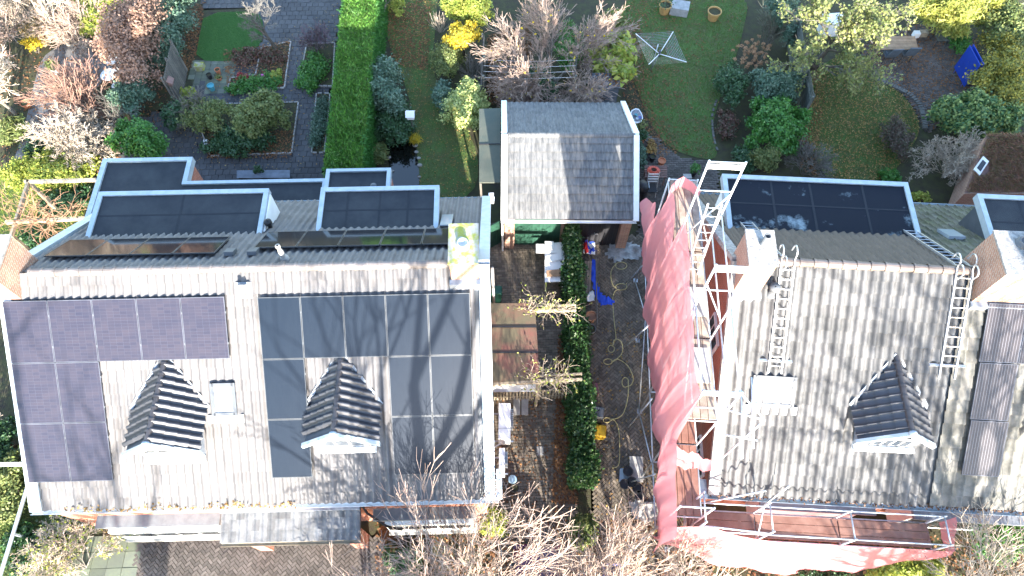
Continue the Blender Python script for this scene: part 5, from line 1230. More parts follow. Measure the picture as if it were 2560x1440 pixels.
bush('evergreen_shrub', 'dark bluish evergreen beside the slatted wooden fence', 335, 240, 45, 60, 1.8, l_bluegreen, 4200, .07)
bush('conifer_shrub', 'low dark green conifer beside the grey path', 90, 375, 28, 34, .8, l_dark, 2200, .05)
bush('ornamental_grass', 'pale arching grass clump at left picture edge', 30, 330, 34, 34, .7, l_olive, 1600, .04, 'grass clump', asp=6, droop=.3)
bush('laurel_hedge', 'sunlit yellow-green hedge behind the timber pergola', 120, 432, 130, 26, 1.1, l_yg, 7000, .075, 'hedge', lobes=12)
bush('ground_ivy', 'dark green ivy growing under the timber pergola', 165, 505, 75, 32, .6, l_dark, 5000, .07, 'ivy', lobes=10)
bush('ground_ivy', 'green ivy at left edge below the pergola', 90, 610, 55, 30, .5, l_ivy, 3000, .07, 'ivy', lobes=8)
bare('birch_tree', 'pale sunlit bare tree with white trunk in far left garden', G(172, 113), 6.2, M('white_bark', (.42, .38, .31), .8, (.2, .17, .14), 7), m_twigw, levels=4, rad=.10, seed=3, ang=.5, spread=.25, rmin=.011, trunkfrac=.38)
bare('bare_tree', 'pale bare tree at left picture edge', G(40, 285), 5.4, m_barkl, m_twigw, levels=4, rad=.09, seed=5, ang=.6, rmin=.011, trunkfrac=.4)
bare('bare_tree', 'second pale bare tree at left edge with forked trunk', G(5, 320), 4.6, m_barkl, m_twigw, levels=4, rad=.08, seed=8, ang=.6, rmin=.011, trunkfrac=.4)
bare('dogwood', 'red-twigged bare shrub reaching over the white garden table', G(285, 300), 3.4, m_twigr, m_twigr, 'shrub', 12, .6, 3, 2, .5, .6, .03, .12, 4, .03, .010, 11, (-.45, .15))
bare('deutzia', 'dense cream-coloured bare shrub beside left flat roof corner', G(235, 400), 2.6, m_twigw, m_twigw, 'shrub', 16, .6, 4, 2, .7, .55, .0, .18, 3, .022, .010, 13, (-.25, .1))
bare('rose_bush', 'thin bare briar between cream shrub and evergreen', G(300, 330), 1.9, m_twigg, m_twigg, 'shrub', 5, .6, 3, 2, .6, .6, .0, .15, 4, .015, .006, 15)
bare('pale_shrub', 'pale cream twig shrub filling the top left corner', G(110, 70), 3.0, m_twigw, m_twigw, 'shrub', 14, .8, 3, 2, .6, .6, .0, .14, 4, .02, .011, 71, (-.2, 0))
bare('pale_shrub', 'pinkish bare shrub at left edge above the golden shrub', G(20, 140), 2.8, m_twigr, m_twigp, 'shrub', 12, .8, 3, 2, .6, .6, .0, .14, 4, .02, .011, 73, (-.1, 0))
bare('pale_shrub', 'tan bare shrub between bamboo and copper beech', G(225, 120), 2.4, m_twigw, m_twigp, 'shrub', 12, .8, 3, 2, .6, .6, .0, .14, 4, .02, .011, 75, (-.3, .1))
bush('straw_grass', 'straw-coloured tall grass under the white-trunked tree', 120, 55, 60, 45, .9, LEAF('straw', [(.30, .22, .11), (.38, .30, .17), (.24, .18, .08)], .2), 2600, .05, 'grass clump', asp=6, droop=.2)
bush('straw_grass', 'straw-coloured grass clump right of the white-trunked tree', 190, 25, 40, 40, .9, LEAF('straw', [(.30, .22, .11), (.38, .30, .17), (.24, .18, .08)], .2), 1600, .05, 'grass clump', asp=6, droop=.2)
bush('golden_shrub', 'yellow-orange shrub below the copper beech top', 290, 25, 34, 30, 1.6, l_yg, 1500, .06)
# white garden table and chair, seen through the twigs
t = thing('garden_table', 'round white garden table under red twigs', 'table', G(272, 188)); c = G(272, 186, .7)
MB().lathe(c, [(.001, .02), (.36, .02), (.38, 0), (.36, -.02), (.001, -.02)], 24).build('table_top', m_white, t)
MB().tube(A(c[0], c[1], 0), c, .03).build('pedestal', m_white, t); MB().lathe(A(c[0], c[1], .01), [(.22, 0), (.2, .03), (.001, .05)], 14).build('foot', m_white, t)
t = thing('garden_chair', 'white garden chair beyond the round white table', 'chair', G(280, 155)); c = G(279, 152, .45)
MB().obox(c, A(.2, 0, 0), A(0, .2, 0), GZ * .02).build('seat', m_white, t); MB().obox(c + A(0, .2, .25), A(.2, 0, 0), A(0, .02, 0), GZ * .22).build('backrest', m_white, t)
for sx in (-1, 1):
    for sy in (-1, 1): MB().tube(c + A(sx * .17, sy * .17, 0), A(c[0] + sx * .18, c[1] + sy * .18, 0), .015).build('leg', m_white, t)
pot('white pot with leafy plant on the grey path', 135, 172, .16, .3, m_white, plant=l_olive, pl_n=500, pl_h=.35)
pot('round orange clay pot at left picture edge', 62, 258, .2, .25, m_terra)
# slatted fence with bird table
def board_fence(name, label, p0, p1, h, n, mat, gap=.15, posts=3, cat='fence', bare_top=True):
    p0, p1 = A(p0[0], p0[1], 0), A(p1[0], p1[1], 0); t = thing(name, label, cat, (p0 + p1) / 2); d = unit(p1 - p0); L = np.linalg.norm(p1 - p0); nr = np.cross(d, GZ)
    for k in range(n):
        c = p0 + d * L * (k + .5) / n; hh = h + RNG.normal(0, .015); MB().obox(c + GZ * (hh / 2 + .03), d * (L / n * (1 - gap) / 2), nr * .011, GZ * hh / 2).build('board', mat, t)
    for z in (.35, h - .3): MB().beam(p0 + nr * .03 + GZ * z, p1 + nr * .03 + GZ * z, .035, .07).build('rail', mat, t)
    for k in range(posts): q = p0 + (p1 - p0) * k / (posts - 1) + nr * .08; MB().beam(q, q + GZ * (h + .06), .08, .08, d).build('post', mat, t)
    return t
board_fence('board_fence', 'grey weathered slatted fence below the copper beech', G(470, 175), G(452, 268), 1.75, 15, m_wood, .25)
t = thing('bird_table', 'small wooden bird house with mossy roof at slatted fence', 'bird house', G(432, 242)); c = G(426, 210, 1.25)
MB().tube(A(c[0], c[1], 0), c, .03).build('pole', m_wood, t); MB().obox(c + GZ * .08, A(.12, 0, 0), A(0, .12, 0), GZ * .1).build('box', m_deck, t)
for s in (-1, 1): MB().slab([c + A(0, -.18, .32), c + A(s * .2, -.18, .17), c + A(s * .2, .18, .17), c + A(0, .18, .32)], .02, GZ * -1).build('roof', m_deck, t)
# timber pergola
PG = thing('pergola', 'weathered timber pergola with orange vines at the left house rear', 'pergola', G(130, 560))
z = 2.4
for a, b in (((62, 455), (242, 450)), ((15, 556), (214, 546)), ((72, 452), (28, 592))): MB().beam(G(*a, z), G(*b, z), .09, .15).build('beam', m_beam, PG)
for q in ((72, 455), (30, 590)): p = G(*q, z - .1); MB().beam(A(p[0], p[1], 0), p, .11, .11, A(1, 0, 0)).build('post', m_beam, PG)
rnd = random.Random(4); out = []
for i in range(46):
    f_ = rnd.random(); p = G(20 + f_ * 190, 550 - f_ * 6 + rnd.uniform(-6, 10), z + .1)
    grow(rnd, tuple(p), vnorm(rnd.gauss(0, 1), rnd.gauss(.2, .8), rnd.gauss(.25, .3)), rnd.uniform(.5, 1.3), .014, 1, 2, out, 1, .8, .55, -.05, .22, 5, .007)
V, F = tubes_np([o[0] for o in out], [o[1] for o in out], [o[2] for o in out], [o[3] for o in out], 4); obj('vine', V, F, m_twigo, PG)

# ------------------------------------------------------------------ left house garden
bare('apple_tree', 'small grey bare tree between artificial turf and slabs', G(693, 122), 3.0, m_bark, m_twigg, levels=4, rad=.09, seed=21, ang=.75, spread=.15, ratio=.6, lean=(-.25, 0), rmin=.007)
bare('barberry', 'purple-grey twiggy shrub beside the tall conifer hedge', G(795, 125), 1.3, m_twigg, M('purple_twig', (.13, .09, .11), .8, rnd=.2), 'shrub', 12, .8, 3, 2, .6, .6, .05, .1, 3, .012, .007, 23)
bush('ground_cover', 'low fresh green ground cover patch by the tall conifer hedge', 788, 180, 42, 46, .45, l_green, 4200, .07, 'plants', lobes=12, spread=.28)
bush('yellowing_shrub', 'large yellow-green shrub in the central brick-edged bed', 652, 292, 64, 62, 1.7, l_olive, 7500, .075, lobes=10)
bush('mixed_shrub', 'olive and pink twiggy shrub left of the yellow-green shrub', 515, 290, 62, 48, 1.5, l_olive, 4200, .06, lobes=9)
bare('mixed_twigs', 'pinkish bare twigs standing in the olive shrub', G(505, 318), 1.9, m_twigr, m_twigg, 'shrub', 9, .7, 3, 2, .6, .6, .0, .15, 3, .014, .006, 27)
bush('dark_shrub', 'dark green undergrowth in front of the yellow-green shrub', 600, 352, 85, 34, .8, l_dark, 6000, .065, lobes=12)
bush('dark_shrub', 'dark green shrub between slatted fence and garden path', 440, 288, 42, 40, 1.2, l_dark, 3000, .065)
bush('red_ground_cover', 'dark red-brown perennials along the turf edge', 650, 145, 62, 24, .3, l_purple, 2400, .06, 'plants', lobes=10)
bush('perennials', 'green perennials along front of the turf bed', 635, 210, 70, 14, .35, l_green, 2200, .055, 'plants', lobes=10)
bush('perennials', 'fresh green clump beside the pink ball', 692, 188, 16, 14, .3, l_yg, 700, .05, 'plants')
bush('red_shrub', 'small red shrub in the bed behind the turquoise bucket', 604, 195, 14, 13, .4, LEAF('red_leaf', [(.25, .03, .04), (.32, .05, .06), (.18, .03, .03)]), 500, .05)
bush('lavender', 'grey-green lavender strip along the narrow bed', 797, 310, 18, 70, .4, l_bluegreen, 2600, .055, 'plants', lobes=10)
bush('perennials', 'yellow-green clump near the bird house', 470, 235, 22, 16, .5, l_yg, 900, .06, 'plants')
pot('black pot in the pot group beside the turf', 522, 187, .12, .26, m_black)
pot('terracotta pot furthest back in the pot group', 543, 174, .125, .28, m_terra)
pot('shallow terracotta bowl in the pot group', 547, 194, .13, .16, m_terra, plant=l_olive, pl_n=60, pl_h=.1)
t = pot('turquoise bucket in the pot group beside the turf', 526, 214, .15, .3, m_turq, 'bucket', False, 'bucket')
tag(MB().ball(G(656, 190, .25), .095, 14).build('ball', m_pink, None, True), 'bright pink ball in the brick-edged bed', 'ball')
tag(MB().fbox(FL, *(lambda p: (FL.uv(p)[0] - .2, FL.uv(p)[0] + .2, FL.uv(p)[1] - .16, FL.uv(p)[1] + .16))(G(498, 165, .2)), .03, .3).build('stone_block', m_moss), 'mossy square stone block at the turf corner', 'stone')
crumpled('white_bag', 'small crumpled white bag on the dark paving', 'bag', [(511, 352), (523, 352), (524, 366), (510, 366)], .06, .05, m_white, 6, 21)
t = thing('bench', 'long blue-grey slatted bench behind the left house extension', 'bench', G(660, 436)); 
for k in range(6):
    y = 428 + k * 3.2; MB().beam(G(592, y, .45), G(725, y - 1, .45), .05, .03).build('slat', M('blue_grey_slat', (.16, .19, .23), .6), t)
for x in (600, 660, 718): p = G(x, 436, .42); MB().fbox(F0, p[0] - .03, p[0] + .03, p[1] - .2, p[1] + .2, 0, .43).build('leg', m_dgrey, t)
bush('topiary_ball', 'small clipped box ball in front of the blue-grey bench', 648, 428, 16, 14, .9, l_dark, 1500, .035, cat='topiary', spread=.1)
# ------------------------------------------------------------------ middle garden
bush('olive_willow', 'tall silvery blue-green shrub right of conifer hedge', 965, 215, 58, 78, 2.3, l_bluegreen, 9000, .075, lobes=11)
bush('dark_evergreen', 'dark evergreen around the white bird house', 985, 305, 62, 52, 1.2, l_dark, 7000, .065, lobes=10)
bush('fern', 'yellowish fern between hedge and dark evergreen', 930, 310, 24, 36, .7, l_olive, 1100, .06, 'fern', asp=4, droop=.3)
bush('fern', 'brown-green fern at the pond edge by the hedge', 940, 390, 26, 34, .7, l_olive, 1200, .06, 'fern', asp=4, droop=.3)
bush('reeds', 'yellow reeds standing at the pond', 1040, 352, 12, 16, .7, l_yellow, 160, .04, 'reeds', asp=9)
t = thing('bird_house', 'white bird house on a pole above the dark evergreen', 'bird house', G(1030, 330)); c = G(1027, 292, 1.45)
MB().tube(A(c[0], c[1], 0), c, .025).build('pole', m_wood, t); MB().obox(c + GZ * .06, A(.15, 0, 0), A(0, .13, 0), GZ * .1).build('box', m_white, t)
for s in (-1, 1): MB().slab([c + A(-.19, 0, .34), c + A(.19, 0, .34), c + A(.19, s * .2, .16), c + A(-.19, s * .2, .16)], .02, GZ * -1).build('roof', m_white, t)
bush('yellow_shrub', 'golden yellow leafed shrub among green bushes top centre', 1155, 100, 38, 48, 1.9, l_yellow, 3400, .07, lobes=8)
bush('yellowgreen_shrub', 'bushy yellow-green shrub above the golden shrub', 1165, 30, 62, 48, 2.2, l_yg, 6500, .08, lobes=9)
bush('green_shrub', 'darker green shrub left of the golden shrub', 1115, 150, 34, 55, 1.3, l_olive, 3400, .06, lobes=8)
bush('variegated_shrub', 'sunlit cream-variegated shrub beside the garage lean-to', 1165, 275, 44, 76, 1.9, l_varie, 7500, .065, lobes=11)
bush('bluish_shrub', 'bluish shrub left of the variegated shrub', 1105, 245, 24, 46, 1.3, l_bluegreen, 2300, .07)
bare('dry_grass', 'tan dry grass tuft at top left of the golden shrub', G(1100, 80), 1.2, m_twigw, m_twigw, 'grass clump', 30, .8, 1, 1, .3, .6, .0, .1, 3, .008, .007, 31)
bare('round_twigs', 'round grey-brown twiggy shrub between golden and variegated shrubs', G(1182, 200), 1.3, m_twigg, m_twigg, 'shrub', 24, 1.2, 2, 2, .5, .6, .0, .1, 3, .012, .008, 33)
bare('sapling', 'thin grey double stem at the top of the conifer hedge', G(957, 60), 3.0, m_barkl, m_twigg, 'tree', 2, .3, 2, 1, .5, .6, .1, .06, 4, .04, .008, 35)
bush('small_shrub', 'yellow-green shrub top right of conifer hedge', 990, 15, 26, 26, 1.0, l_yg, 1400, .06)
bare('bare_garden_tree', 'wide spreading bare tree behind the garage, left half sunlit', G(1390, 205), 4.6, m_barkl, m_twigp, 'tree', 8, 2.2, 4, 2, .5, .62, .0, .09, 5, .06, .008, 41, (-.35, -.1), l_yellow, 200, .09, None, .40)
bush('evergreen_shrub', 'green evergreen shrub under the wide bare tree', 1345, 205, 46, 42, 1.4, l_dark, 4200, .07)
bush('conifer_shrub', 'fresh green conifer behind the grey storage cabinet', 1430, 130, 32, 70, 1.9, l_green, 4600, .06)
bush('fig_shrub', 'large-leaved yellow-green fig over the grey storage cabinet', 1530, 150, 46, 80, 2.0, l_yg, 1900, .17, lobes=9, spread=.22)
bush('fig_shrub', 'green-leaved tall shrub above the fig', 1525, 70, 34, 30, 2.2, l_olive, 1200, .12)
# storage cabinet
t = thing('storage_cabinet', 'grey plastic two-door storage cabinet behind the garage', 'cabinet', G(1506, 268)); p0, p1 = G(1473, 256, .45), G(1541, 256, .45); y = p0[1]; x0, x1 = p0[0], p1[0]
MB().fbox(F0, x0, x1, y, y + .75, .03, 1.35).build('body', m_dgrey, t); MB().fbox(F0, x0 - .04, x1 + .04, y - .05, y + .8, 1.352, 1.42).build('lid', m_dgrey, t)
for a, b in ((x0 + .04, (x0 + x1) / 2 - .01), ((x0 + x1) / 2 + .01, x1 - .04)): MB().fbox(F0, a, b, y - .025, y - .002, .1, 1.3).build('door', M('cabinet_door', (.13, .15, .175), .5), t)
for s in (-1, 1): MB().fbox(F0, (x0 + x1) / 2 + s * .05 - .01, (x0 + x1) / 2 + s * .05 + .01, y - .05, y - .026, .6, .8).build('handle', m_black, t)
litter('fallen_leaves', [A(x0, y, 0), A(x1, y, 0), A(x1, y + .75, 0), A(x0, y + .75, 0)], 160, .09, l_dry, 1.43, .03, label='leaves lying on the grey storage cabinet')
# rope fence with lanterns behind the garage
t = thing('wire_fence', 'thin wire clothesline strung behind the garage', 'clothesline', G(1320, 250))
for x in (1212, 1432):
    p = G(x, 262); MB().beam(p, p + GZ * 1.8, .08, .08, A(1, 0, 0)).build('post', m_woodg, t)
    p = G(x + 2, 215); MB().beam(p, p + GZ * 1.8, .08, .08, A(1, 0, 0)).build('post', m_woodg, t)
for k in range(4): MB().path([G(1212, 262 - k * 14) + GZ * 1.7, (G(1212, 262 - k * 14) + G(1432, 262 - k * 14)) / 2 + GZ * 1.6, G(1432, 262 - k * 14) + GZ * 1.7], .006, 4).build('wire', m_alu, t)
board_fence('trellis_fence', 'dark weathered fence between golden shrub and leaf carpet', G(1213, 150), G(1206, 275), 1.5, 12, m_wood, .1)
# rotary dryer
RD = thing('rotary_dryer', 'open rotary clothes dryer on the lawn', 'clothes dryer', G(1627, 176)); b = G(1627, 176); hub = G(1651, 124, 1.45); hub = A(b[0] + .05, b[1], 1.45)
MB().tube(b, hub + GZ * .1, .025, n=8).build('pole', m_galv, RD, True)
tips = [G(*q, 2.0) for q in ((1589, 84), (1683, 79), (1716, 155), (1622, 161))]
hub = sum(tips) / 4 - GZ * .35; 
for q in tips: MB().tube(hub, q, .016, n=6).build('arm', m_white, RD)
MB().tube(hub - GZ * .12, hub + GZ * .2, .05, n=10).build('hub', m_dgrey, RD)
MB().tube(b, hub, .025, n=8).build('upper_pole', m_galv, RD, True)
for k in range(10):
    f_ = .36 + .64 * k / 9
    for i in range(4):
        p, q = hub + (tips[i] - hub) * f_, hub + (tips[(i + 1) % 4] - hub) * f_; MB().path([p, (p + q) / 2 - GZ * .03, q], .003, 3).build('line', m_alu, RD)
pot('ochre pot at the top edge beside the stone block', 1664, 12, .3, .5, m_pot2, plant=l_dark, pl_n=100, pl_h=.2)
pot('ochre pot with thin stem at the top edge right of the stone block', 1787, 28, .32, .5, m_pot2)
p = G(1700, 18, .3); tag(MB().obox(p - GZ * .1, A(.42, -.1, 0), A(.08, .32, 0), GZ * .25).build('stone_trough', M('grey_stone', (.30, .31, .31), .9, (.2, .21, .21), 5)), 'pale grey stone block at top edge of the dryer lawn', 'stone')
# right border of the dryer lawn
t = thing('hydrangea', 'hydrangea with dry brown flower heads beside the fence', 'shrub', G(1885, 165)); rr = np.random.default_rng(9); mb = []; VV = []; FF = []; k = 0; st = MB()
for i in range(70):
    c = G(1885 + rr.normal(0, 24), 140 + rr.normal(0, 24), .9 + rr.normal(0, .1)); V, F = leaf_cloud([(c, A(.085, .085, .07))], 60, .045, rr, clumps=30, spread=.12, asp=1.1); VV.append(V); FF.append(F + k); k += len(V); st.tube(G(1888, 165), c, .008, .005, 4)
obj('flower_heads', np.concatenate(VV), np.concatenate(FF), l_hyd, t); st.build('stems', m_twigg, t)
bare('twig_shrub', 'fan of grey-green bare twigs behind the hydrangea', G(1915, 115), 2.1, m_twigg, M('greenish_twig', (.16, .165, .12), .8, rnd=.2), 'shrub', 16, .5, 2, 2, .4, .6, .03, .07, 4, .016, .008, 45)
bush('dark_shrub', 'dark green shrub hugging the lawn kerb', 1830, 215, 38, 52, 1.3, l_dark, 4600, .06)
bush('silver_shrub', 'silvery blue-green shrub beside the fence', 1930, 215, 66, 48, 1.7, l_bluegreen, 7500, .075, lobes=10)
bush('dark_conifer', 'dark blue-green conifer at top edge behind the twig fan', 1955, 40, 36, 60, 2.0, l_bluegreen, 4600, .06)
bush('laurel', 'vivid green laurel at the end of the fence', 1940, 320, 88, 66, 1.8, l_green, 11000, .085, lobes=12)
bush('olive_shrub', 'olive green shrub behind the lime-stained flat roof', 1915, 395, 42, 38, 1.3, l_olive, 3600, .06)
bush('purple_shrub', 'dark wine-red low shrub inside the lawn kerb', 1815, 310, 26, 40, .5, l_purple, 1500, .06)
bush('ivy_mound', 'green undergrowth at scaffold head by the lawn', 1855, 400, 26, 36, .8, l_dark, 2200, .07)
bare('grey_twigs', 'tangle of grey bare twigs beside the laurel', G(2005, 435), 1.5, m_twigg, m_twigg, 'shrub', 14, .8, 3, 2, .6, .6, .0, .15, 3, .012, .007, 47)
board_fence('board_fence', 'grey-green board fence between the two right gardens', G(1968, 118), G(2002, 308), 1.6, 26, m_woodg, .12, 4)
# ------------------------------------------------------------------ far right garden
T = bare('leafy_tree', 'leaning tree with thin yellow-green foliage over the right lawn', G(2010, 205), 5.2, m_bark, m_twigg, 'tree', 1, .2, 4, 2, .7, .62, .02, .1, 5, .16, .008, 51, (.25, .05), LEAF('thin_leaf', [(.13, .16, .05), (.20, .21, .07), (.10, .14, .05), (.26, .24, .09)], .35), 9500, .085)
t = thing('garden_table', 'teak garden table under the leaning tree', 'table', G(2245, 115))
q = [G(2192, 124, .75), G(2296, 124, .75), G(2288, 90, .75), G(2190, 90, .75)]
for k in range(5):
    a, b2 = q[0] + (q[3] - q[0]) * (k + .04) / 5, q[0] + (q[3] - q[0]) * (k + .96) / 5; c2, d_ = q[1] + (q[2] - q[1]) * (k + .96) / 5, q[1] + (q[2] - q[1]) * (k + .04) / 5; MB().slab([a, d_, c2, b2], .03).build('table_plank', m_teak, t)
for p in q: qc = sum(q) / 4; p = qc + (p - qc) * .9; MB().beam(A(p[0], p[1], 0), A(p[0], p[1], .715), .06, .06, A(1, 0, 0)).build('leg', m_teak, t)
def chair(label, px, py, face, mat, w=.46, group=None, rec=.25):
    c = G(px, py, .45); t = thing('garden_chair', label, 'chair', (c[0], c[1], 0), group); e, n = A(math.cos(face), math.sin(face), 0), A(-math.sin(face), math.cos(face), 0)
    MB().obox(c, e * w / 2, n * w / 2, GZ * .02).build('seat', mat, t)
    b0 = c - n * w / 2; MB().obox(b0 - n * rec * .5 + GZ * .32, e * w / 2, unit(GZ - n * rec * 1.3) * .33, unit(n + GZ * rec * 1.3) * .02).build('backrest', mat, t)
    for sx in (-1, 1):
        for sy in (-1, 1): MB().tube(c + e * sx * w * .45 + n * sy * w * .42, c + e * sx * w * .48 + n * sy * w * .5 - GZ * .44, .015).build('leg', m_black, t)
        MB().beam(c + e * sx * w * .52 - n * w * .5 + GZ * .22, c + e * sx * w * .52 + n * w * .4 + GZ * .22, .04, .025).build('armrest', mat, t)
    return t
chair('dark blue-grey garden chair at near side of the teak table', 2268, 128, 0, M('slate_fabric', (.10, .125, .15), .7), .5)
chair('dark garden chair hidden by foliage left of the other, at teak table', 2222, 132, .1, M('slate_fabric', (.10, .125, .15), .7), .5)
t = chair('weathered wooden deck chair on the patio', 2355, 92, math.pi, m_woodg, .55, rec=.7)
# folded table tennis table
TT = thing('table_tennis_table', 'folded blue table tennis table standing on the patio', 'table tennis table', G(2415, 215))
f4 = [G(2388, 205, .25), G(2408, 218, .25), G(2450, 160, 1.5), G(2424, 113, 1.5)]
a, b2 = G(2385, 168, .2), G(2410, 217, .2); up_ = (G(2424, 113, 1.55) - G(2385, 168, .2))
for k, (off, lab) in enumerate(((A(0, 0, 0), 'half_top'), (A(.18, .06, 0), 'half_top'))):
    MB().slab([a + off, b2 + off, b2 + off + up_, a + off + up_], .025).build(lab, m_tt, TT)
n_ = unit(np.cross(b2 - a, up_)); n_ = n_ if n_[2] > 0 else -n_
for s0, s1 in (((.03, .0), (.03, 1)), ((.97, 0), (.97, 1)), ((.5, 0), (.5, 1)), ((0, .02), (1, .02)), ((0, .98), (1, .98))):
    P_ = lambda s, q: a + (b2 - a) * s + up_ * q + n_ * .004
    MB().beam(P_(*s0), P_(*s1), .025, .004, n_).build('white_line', m_white, TT)
for s in (.15, .85): MB().tube(a + (b2 - a) * s, a + (b2 - a) * s + A(.3, .1, 0) - GZ * .18, .02).build('leg', m_bluep, TT); MB().tube(a + (b2 - a) * s, A(*(a + (b2 - a) * s)[:2], .03), .02).build('leg', m_bluep, TT)
bush('pine_tree', 'soft yellow-green pine at the top edge above the deck chair', 2375, 30, 92, 55, 2.6, l_pine, 9000, .05, 'tree', asp=5, lobes=10, droop=.2)
bush('hedge_shrub', 'yellow speckled shrub right of the table tennis table', 2500, 190, 62, 90, 1.9, LEAF('speckled', [(.10, .12, .03), (.16, .16, .035), (.34, .27, .04), (.08, .10, .03)]), 9500, .07, lobes=11)
bush('hedge_shrub', 'olive hedge shrub at the top right corner', 2510, 60, 60, 80, 2.2, l_olive, 7000, .075, lobes=9)
bush('green_shrub', 'fresh green shrub behind the table tennis table', 2400, 105, 26, 30, .9, l_green, 1600, .06)
bush('rhododendron', 'large dark green rhododendron at the patio corner', 2425, 300, 108, 58, 1.9, LEAF('rhodo', [(.025, .07, .028), (.05, .11, .035), (.20, .24, .07), (.035, .085, .03)]), 11500, .095, lobes=13)
bush('dark_red_shrub', 'dark reddish shrub at the right lawn edge', 2240, 345, 42, 46, 1.2, LEAF('heather', [(.06, .045, .035), (.09, .06, .045), (.05, .06, .03)]), 3600, .05)
bare('tan_shrub', 'big round tan bare shrub in front of the rhododendron', G(2360, 440), 2.2, m_twigw, m_twigw, 'shrub', 16, .7, 4, 2, .7, .55, .0, .16, 3, .018, .007, 55)
bush('grass_clump', 'bright green low clump behind the right flat roof', 2220, 440, 28, 20, .4, l_green, 900, .07, 'plants')
bush('grass_clump', 'yellow-green clump by the rear gutter of the right house', 2305, 495, 24, 16, .5, l_yg, 700, .06, 'plants')
SH = thing('garden_shed', 'small shed overgrown with russet creeper and a white roof window', 'shed', G(2520, 470))
q = [G(2415, 480, 1.6), G(2620, 480, 1.6), G(2640, 340, 2.5), G(2470, 335, 2.5)]
MB().slab(q, .1).build('roof', m_deck, SH); MB().slab([p - GZ * .11 for p in q], 1.45, A(0, 0, -1)).build('wall', m_brickc, SH)
rr = np.random.default_rng(71); n = 9000; s, r = rr.random(n), rr.random(n)
c = (q[0][None] * ((1 - s) * (1 - r))[:, None] + q[1][None] * (s * (1 - r))[:, None] + q[2][None] * (s * r)[:, None] + q[3][None] * ((1 - s) * r)[:, None]) + rr.normal(0, .03, (n, 3)) + A(0, 0, .06)
k = np.linalg.norm(c[:, :2] - G(2453, 418, 2.0)[None, :2], axis=1) > .33; c = c[k]; n = len(c)
d = unit(np.column_stack([rr.normal(-.2, .5, n), rr.normal(-.6, .5, n), rr.normal(.4, .3, n)])); b = unit(np.cross(d, rr.normal(0, 1, (n, 3)))); V, F = quads(c, d * .11, b * .011)
obj('creeper', V, F, LEAF('russet', [(.20, .085, .055), (.15, .10, .05), (.10, .095, .04), (.26, .11, .075)], .2, .8), SH)
wp = [G(*p, z_) for p, z_ in (((2432, 425), 1.95), ((2447, 440), 1.9), ((2470, 405), 2.2), ((2456, 392), 2.25))]
wn_ = unit(np.cross(wp[1] - wp[0], wp[3] - wp[0])); MB().slab([p + wn_ * .12 for p in wp], .1).build('window_frame', m_white, SH)
wc = sum(wp) / 4; MB().slab([wc + (p - wc) * .62 + wn_ * .135 for p in wp], .01).build('pane', m_glass, SH)
t = thing('white_shelter', 'white garden box half hidden by the leaning tree crown', 'garden box', G(2085, 60)); p = G(2085, 48, .8); MB().obox(p - GZ * .4, A(.45, .05, 0), A(-.03, .3, 0), GZ * .39).build('body', m_white, t); MB().obox(p + GZ * .03, A(.5, .05, 0), A(-.03, .34, 0), GZ * .03).build('lid', m_white, t)
for k, (x, y, w_) in enumerate(((2293, 82, .14), (2310, 80, .2))): p = G(x, y, .25); tag(MB().obox(p - GZ * .1, A(w_, 0, 0), A(0, .12, 0), GZ * .14).build('storage_box', m_white if k == 0 else m_beam), ['small white box on the far edge of the patio', 'pale wooden box beside the small white box on patio'][k], 'box')
# ------------------------------------------------------------------ terrace right of the garage
t = thing('side_table', 'dark slatted table carrying a coiled red hose', 'table', G(1640, 435))
for k in range(7): a, b2 = G(1612, 442 - k * 4.4, .7), G(1668, 442 - k * 4.4, .7); MB().beam(a, b2, .055, .025).build('slat', m_deck, t)
for x, y in ((1616, 440), (1664, 440), (1616, 416), (1664, 416)): p = G(x, y, .68); MB().beam(A(p[0], p[1], 0), p, .05, .05, A(1, 0, 0)).build('leg', m_deck, t)
t = thing('hose_coil', 'coil of red hose on the dark slatted table', 'hose', G(1635, 428, .74)); c = G(1634, 428, .74)
MB().path([c + A(math.cos(i * .42) * (.27 - .0011 * i), math.sin(i * .42) * (.26 - .0011 * i), .012 * (i % 15) / 3 + .0006 * i) for i in range(140)], .013, 5).build('hose', m_redhose, t, True)
pot('empty terracotta pot behind the dark slatted table', 1655, 402, .16, .26, m_terra, soil=False)
pot('dark brown pot beside the garage barge board', 1632, 392, .13, .3, m_black)
pot('upper brown pot along the garage right wall', 1604, 320, .15, .3, M('brownpot', (.12, .065, .045), .8), plant=l_olive, pl_n=120)
pot('lower terracotta-rimmed pot along the garage right wall', 1606, 345, .15, .3, m_terra, plant=l_dark, pl_n=250)
bush('potted_shrub', 'green plants against the garage right wall', 1600, 385, 14, 32, .6, l_bluegreen, 1100, .06, 'plants')
bush('dry_perennials', 'tan dried perennials at the lawn corner near garage', 1625, 370, 16, 22, .4, l_dryy, 500, .06, 'plants')
t = thing('mosaic_tray', 'white-rimmed tray with blue and green plates beside the garage roof', 'tray', G(1592, 290)); P = smooth_poly([G(x, y, .6) for x, y in ((1574, 278), (1594, 268), (1606, 285), (1608, 300), (1596, 308), (1580, 304))], 1)
MB().slab(P if np.cross(P[1] - P[0], P[2] - P[0])[2] > 0 else P[::-1], .04).build('tray', m_white, t); c = sum(P) / len(P); Q = [c + (p - c) * .86 + GZ * .006 for p in P]
MB().slab(Q if np.cross(Q[1] - Q[0], Q[2] - Q[0])[2] > 0 else Q[::-1], .01).build('inlay', M('dark_inlay', (.09, .10, .12), .5, (.25, .25, .27), 14), t)
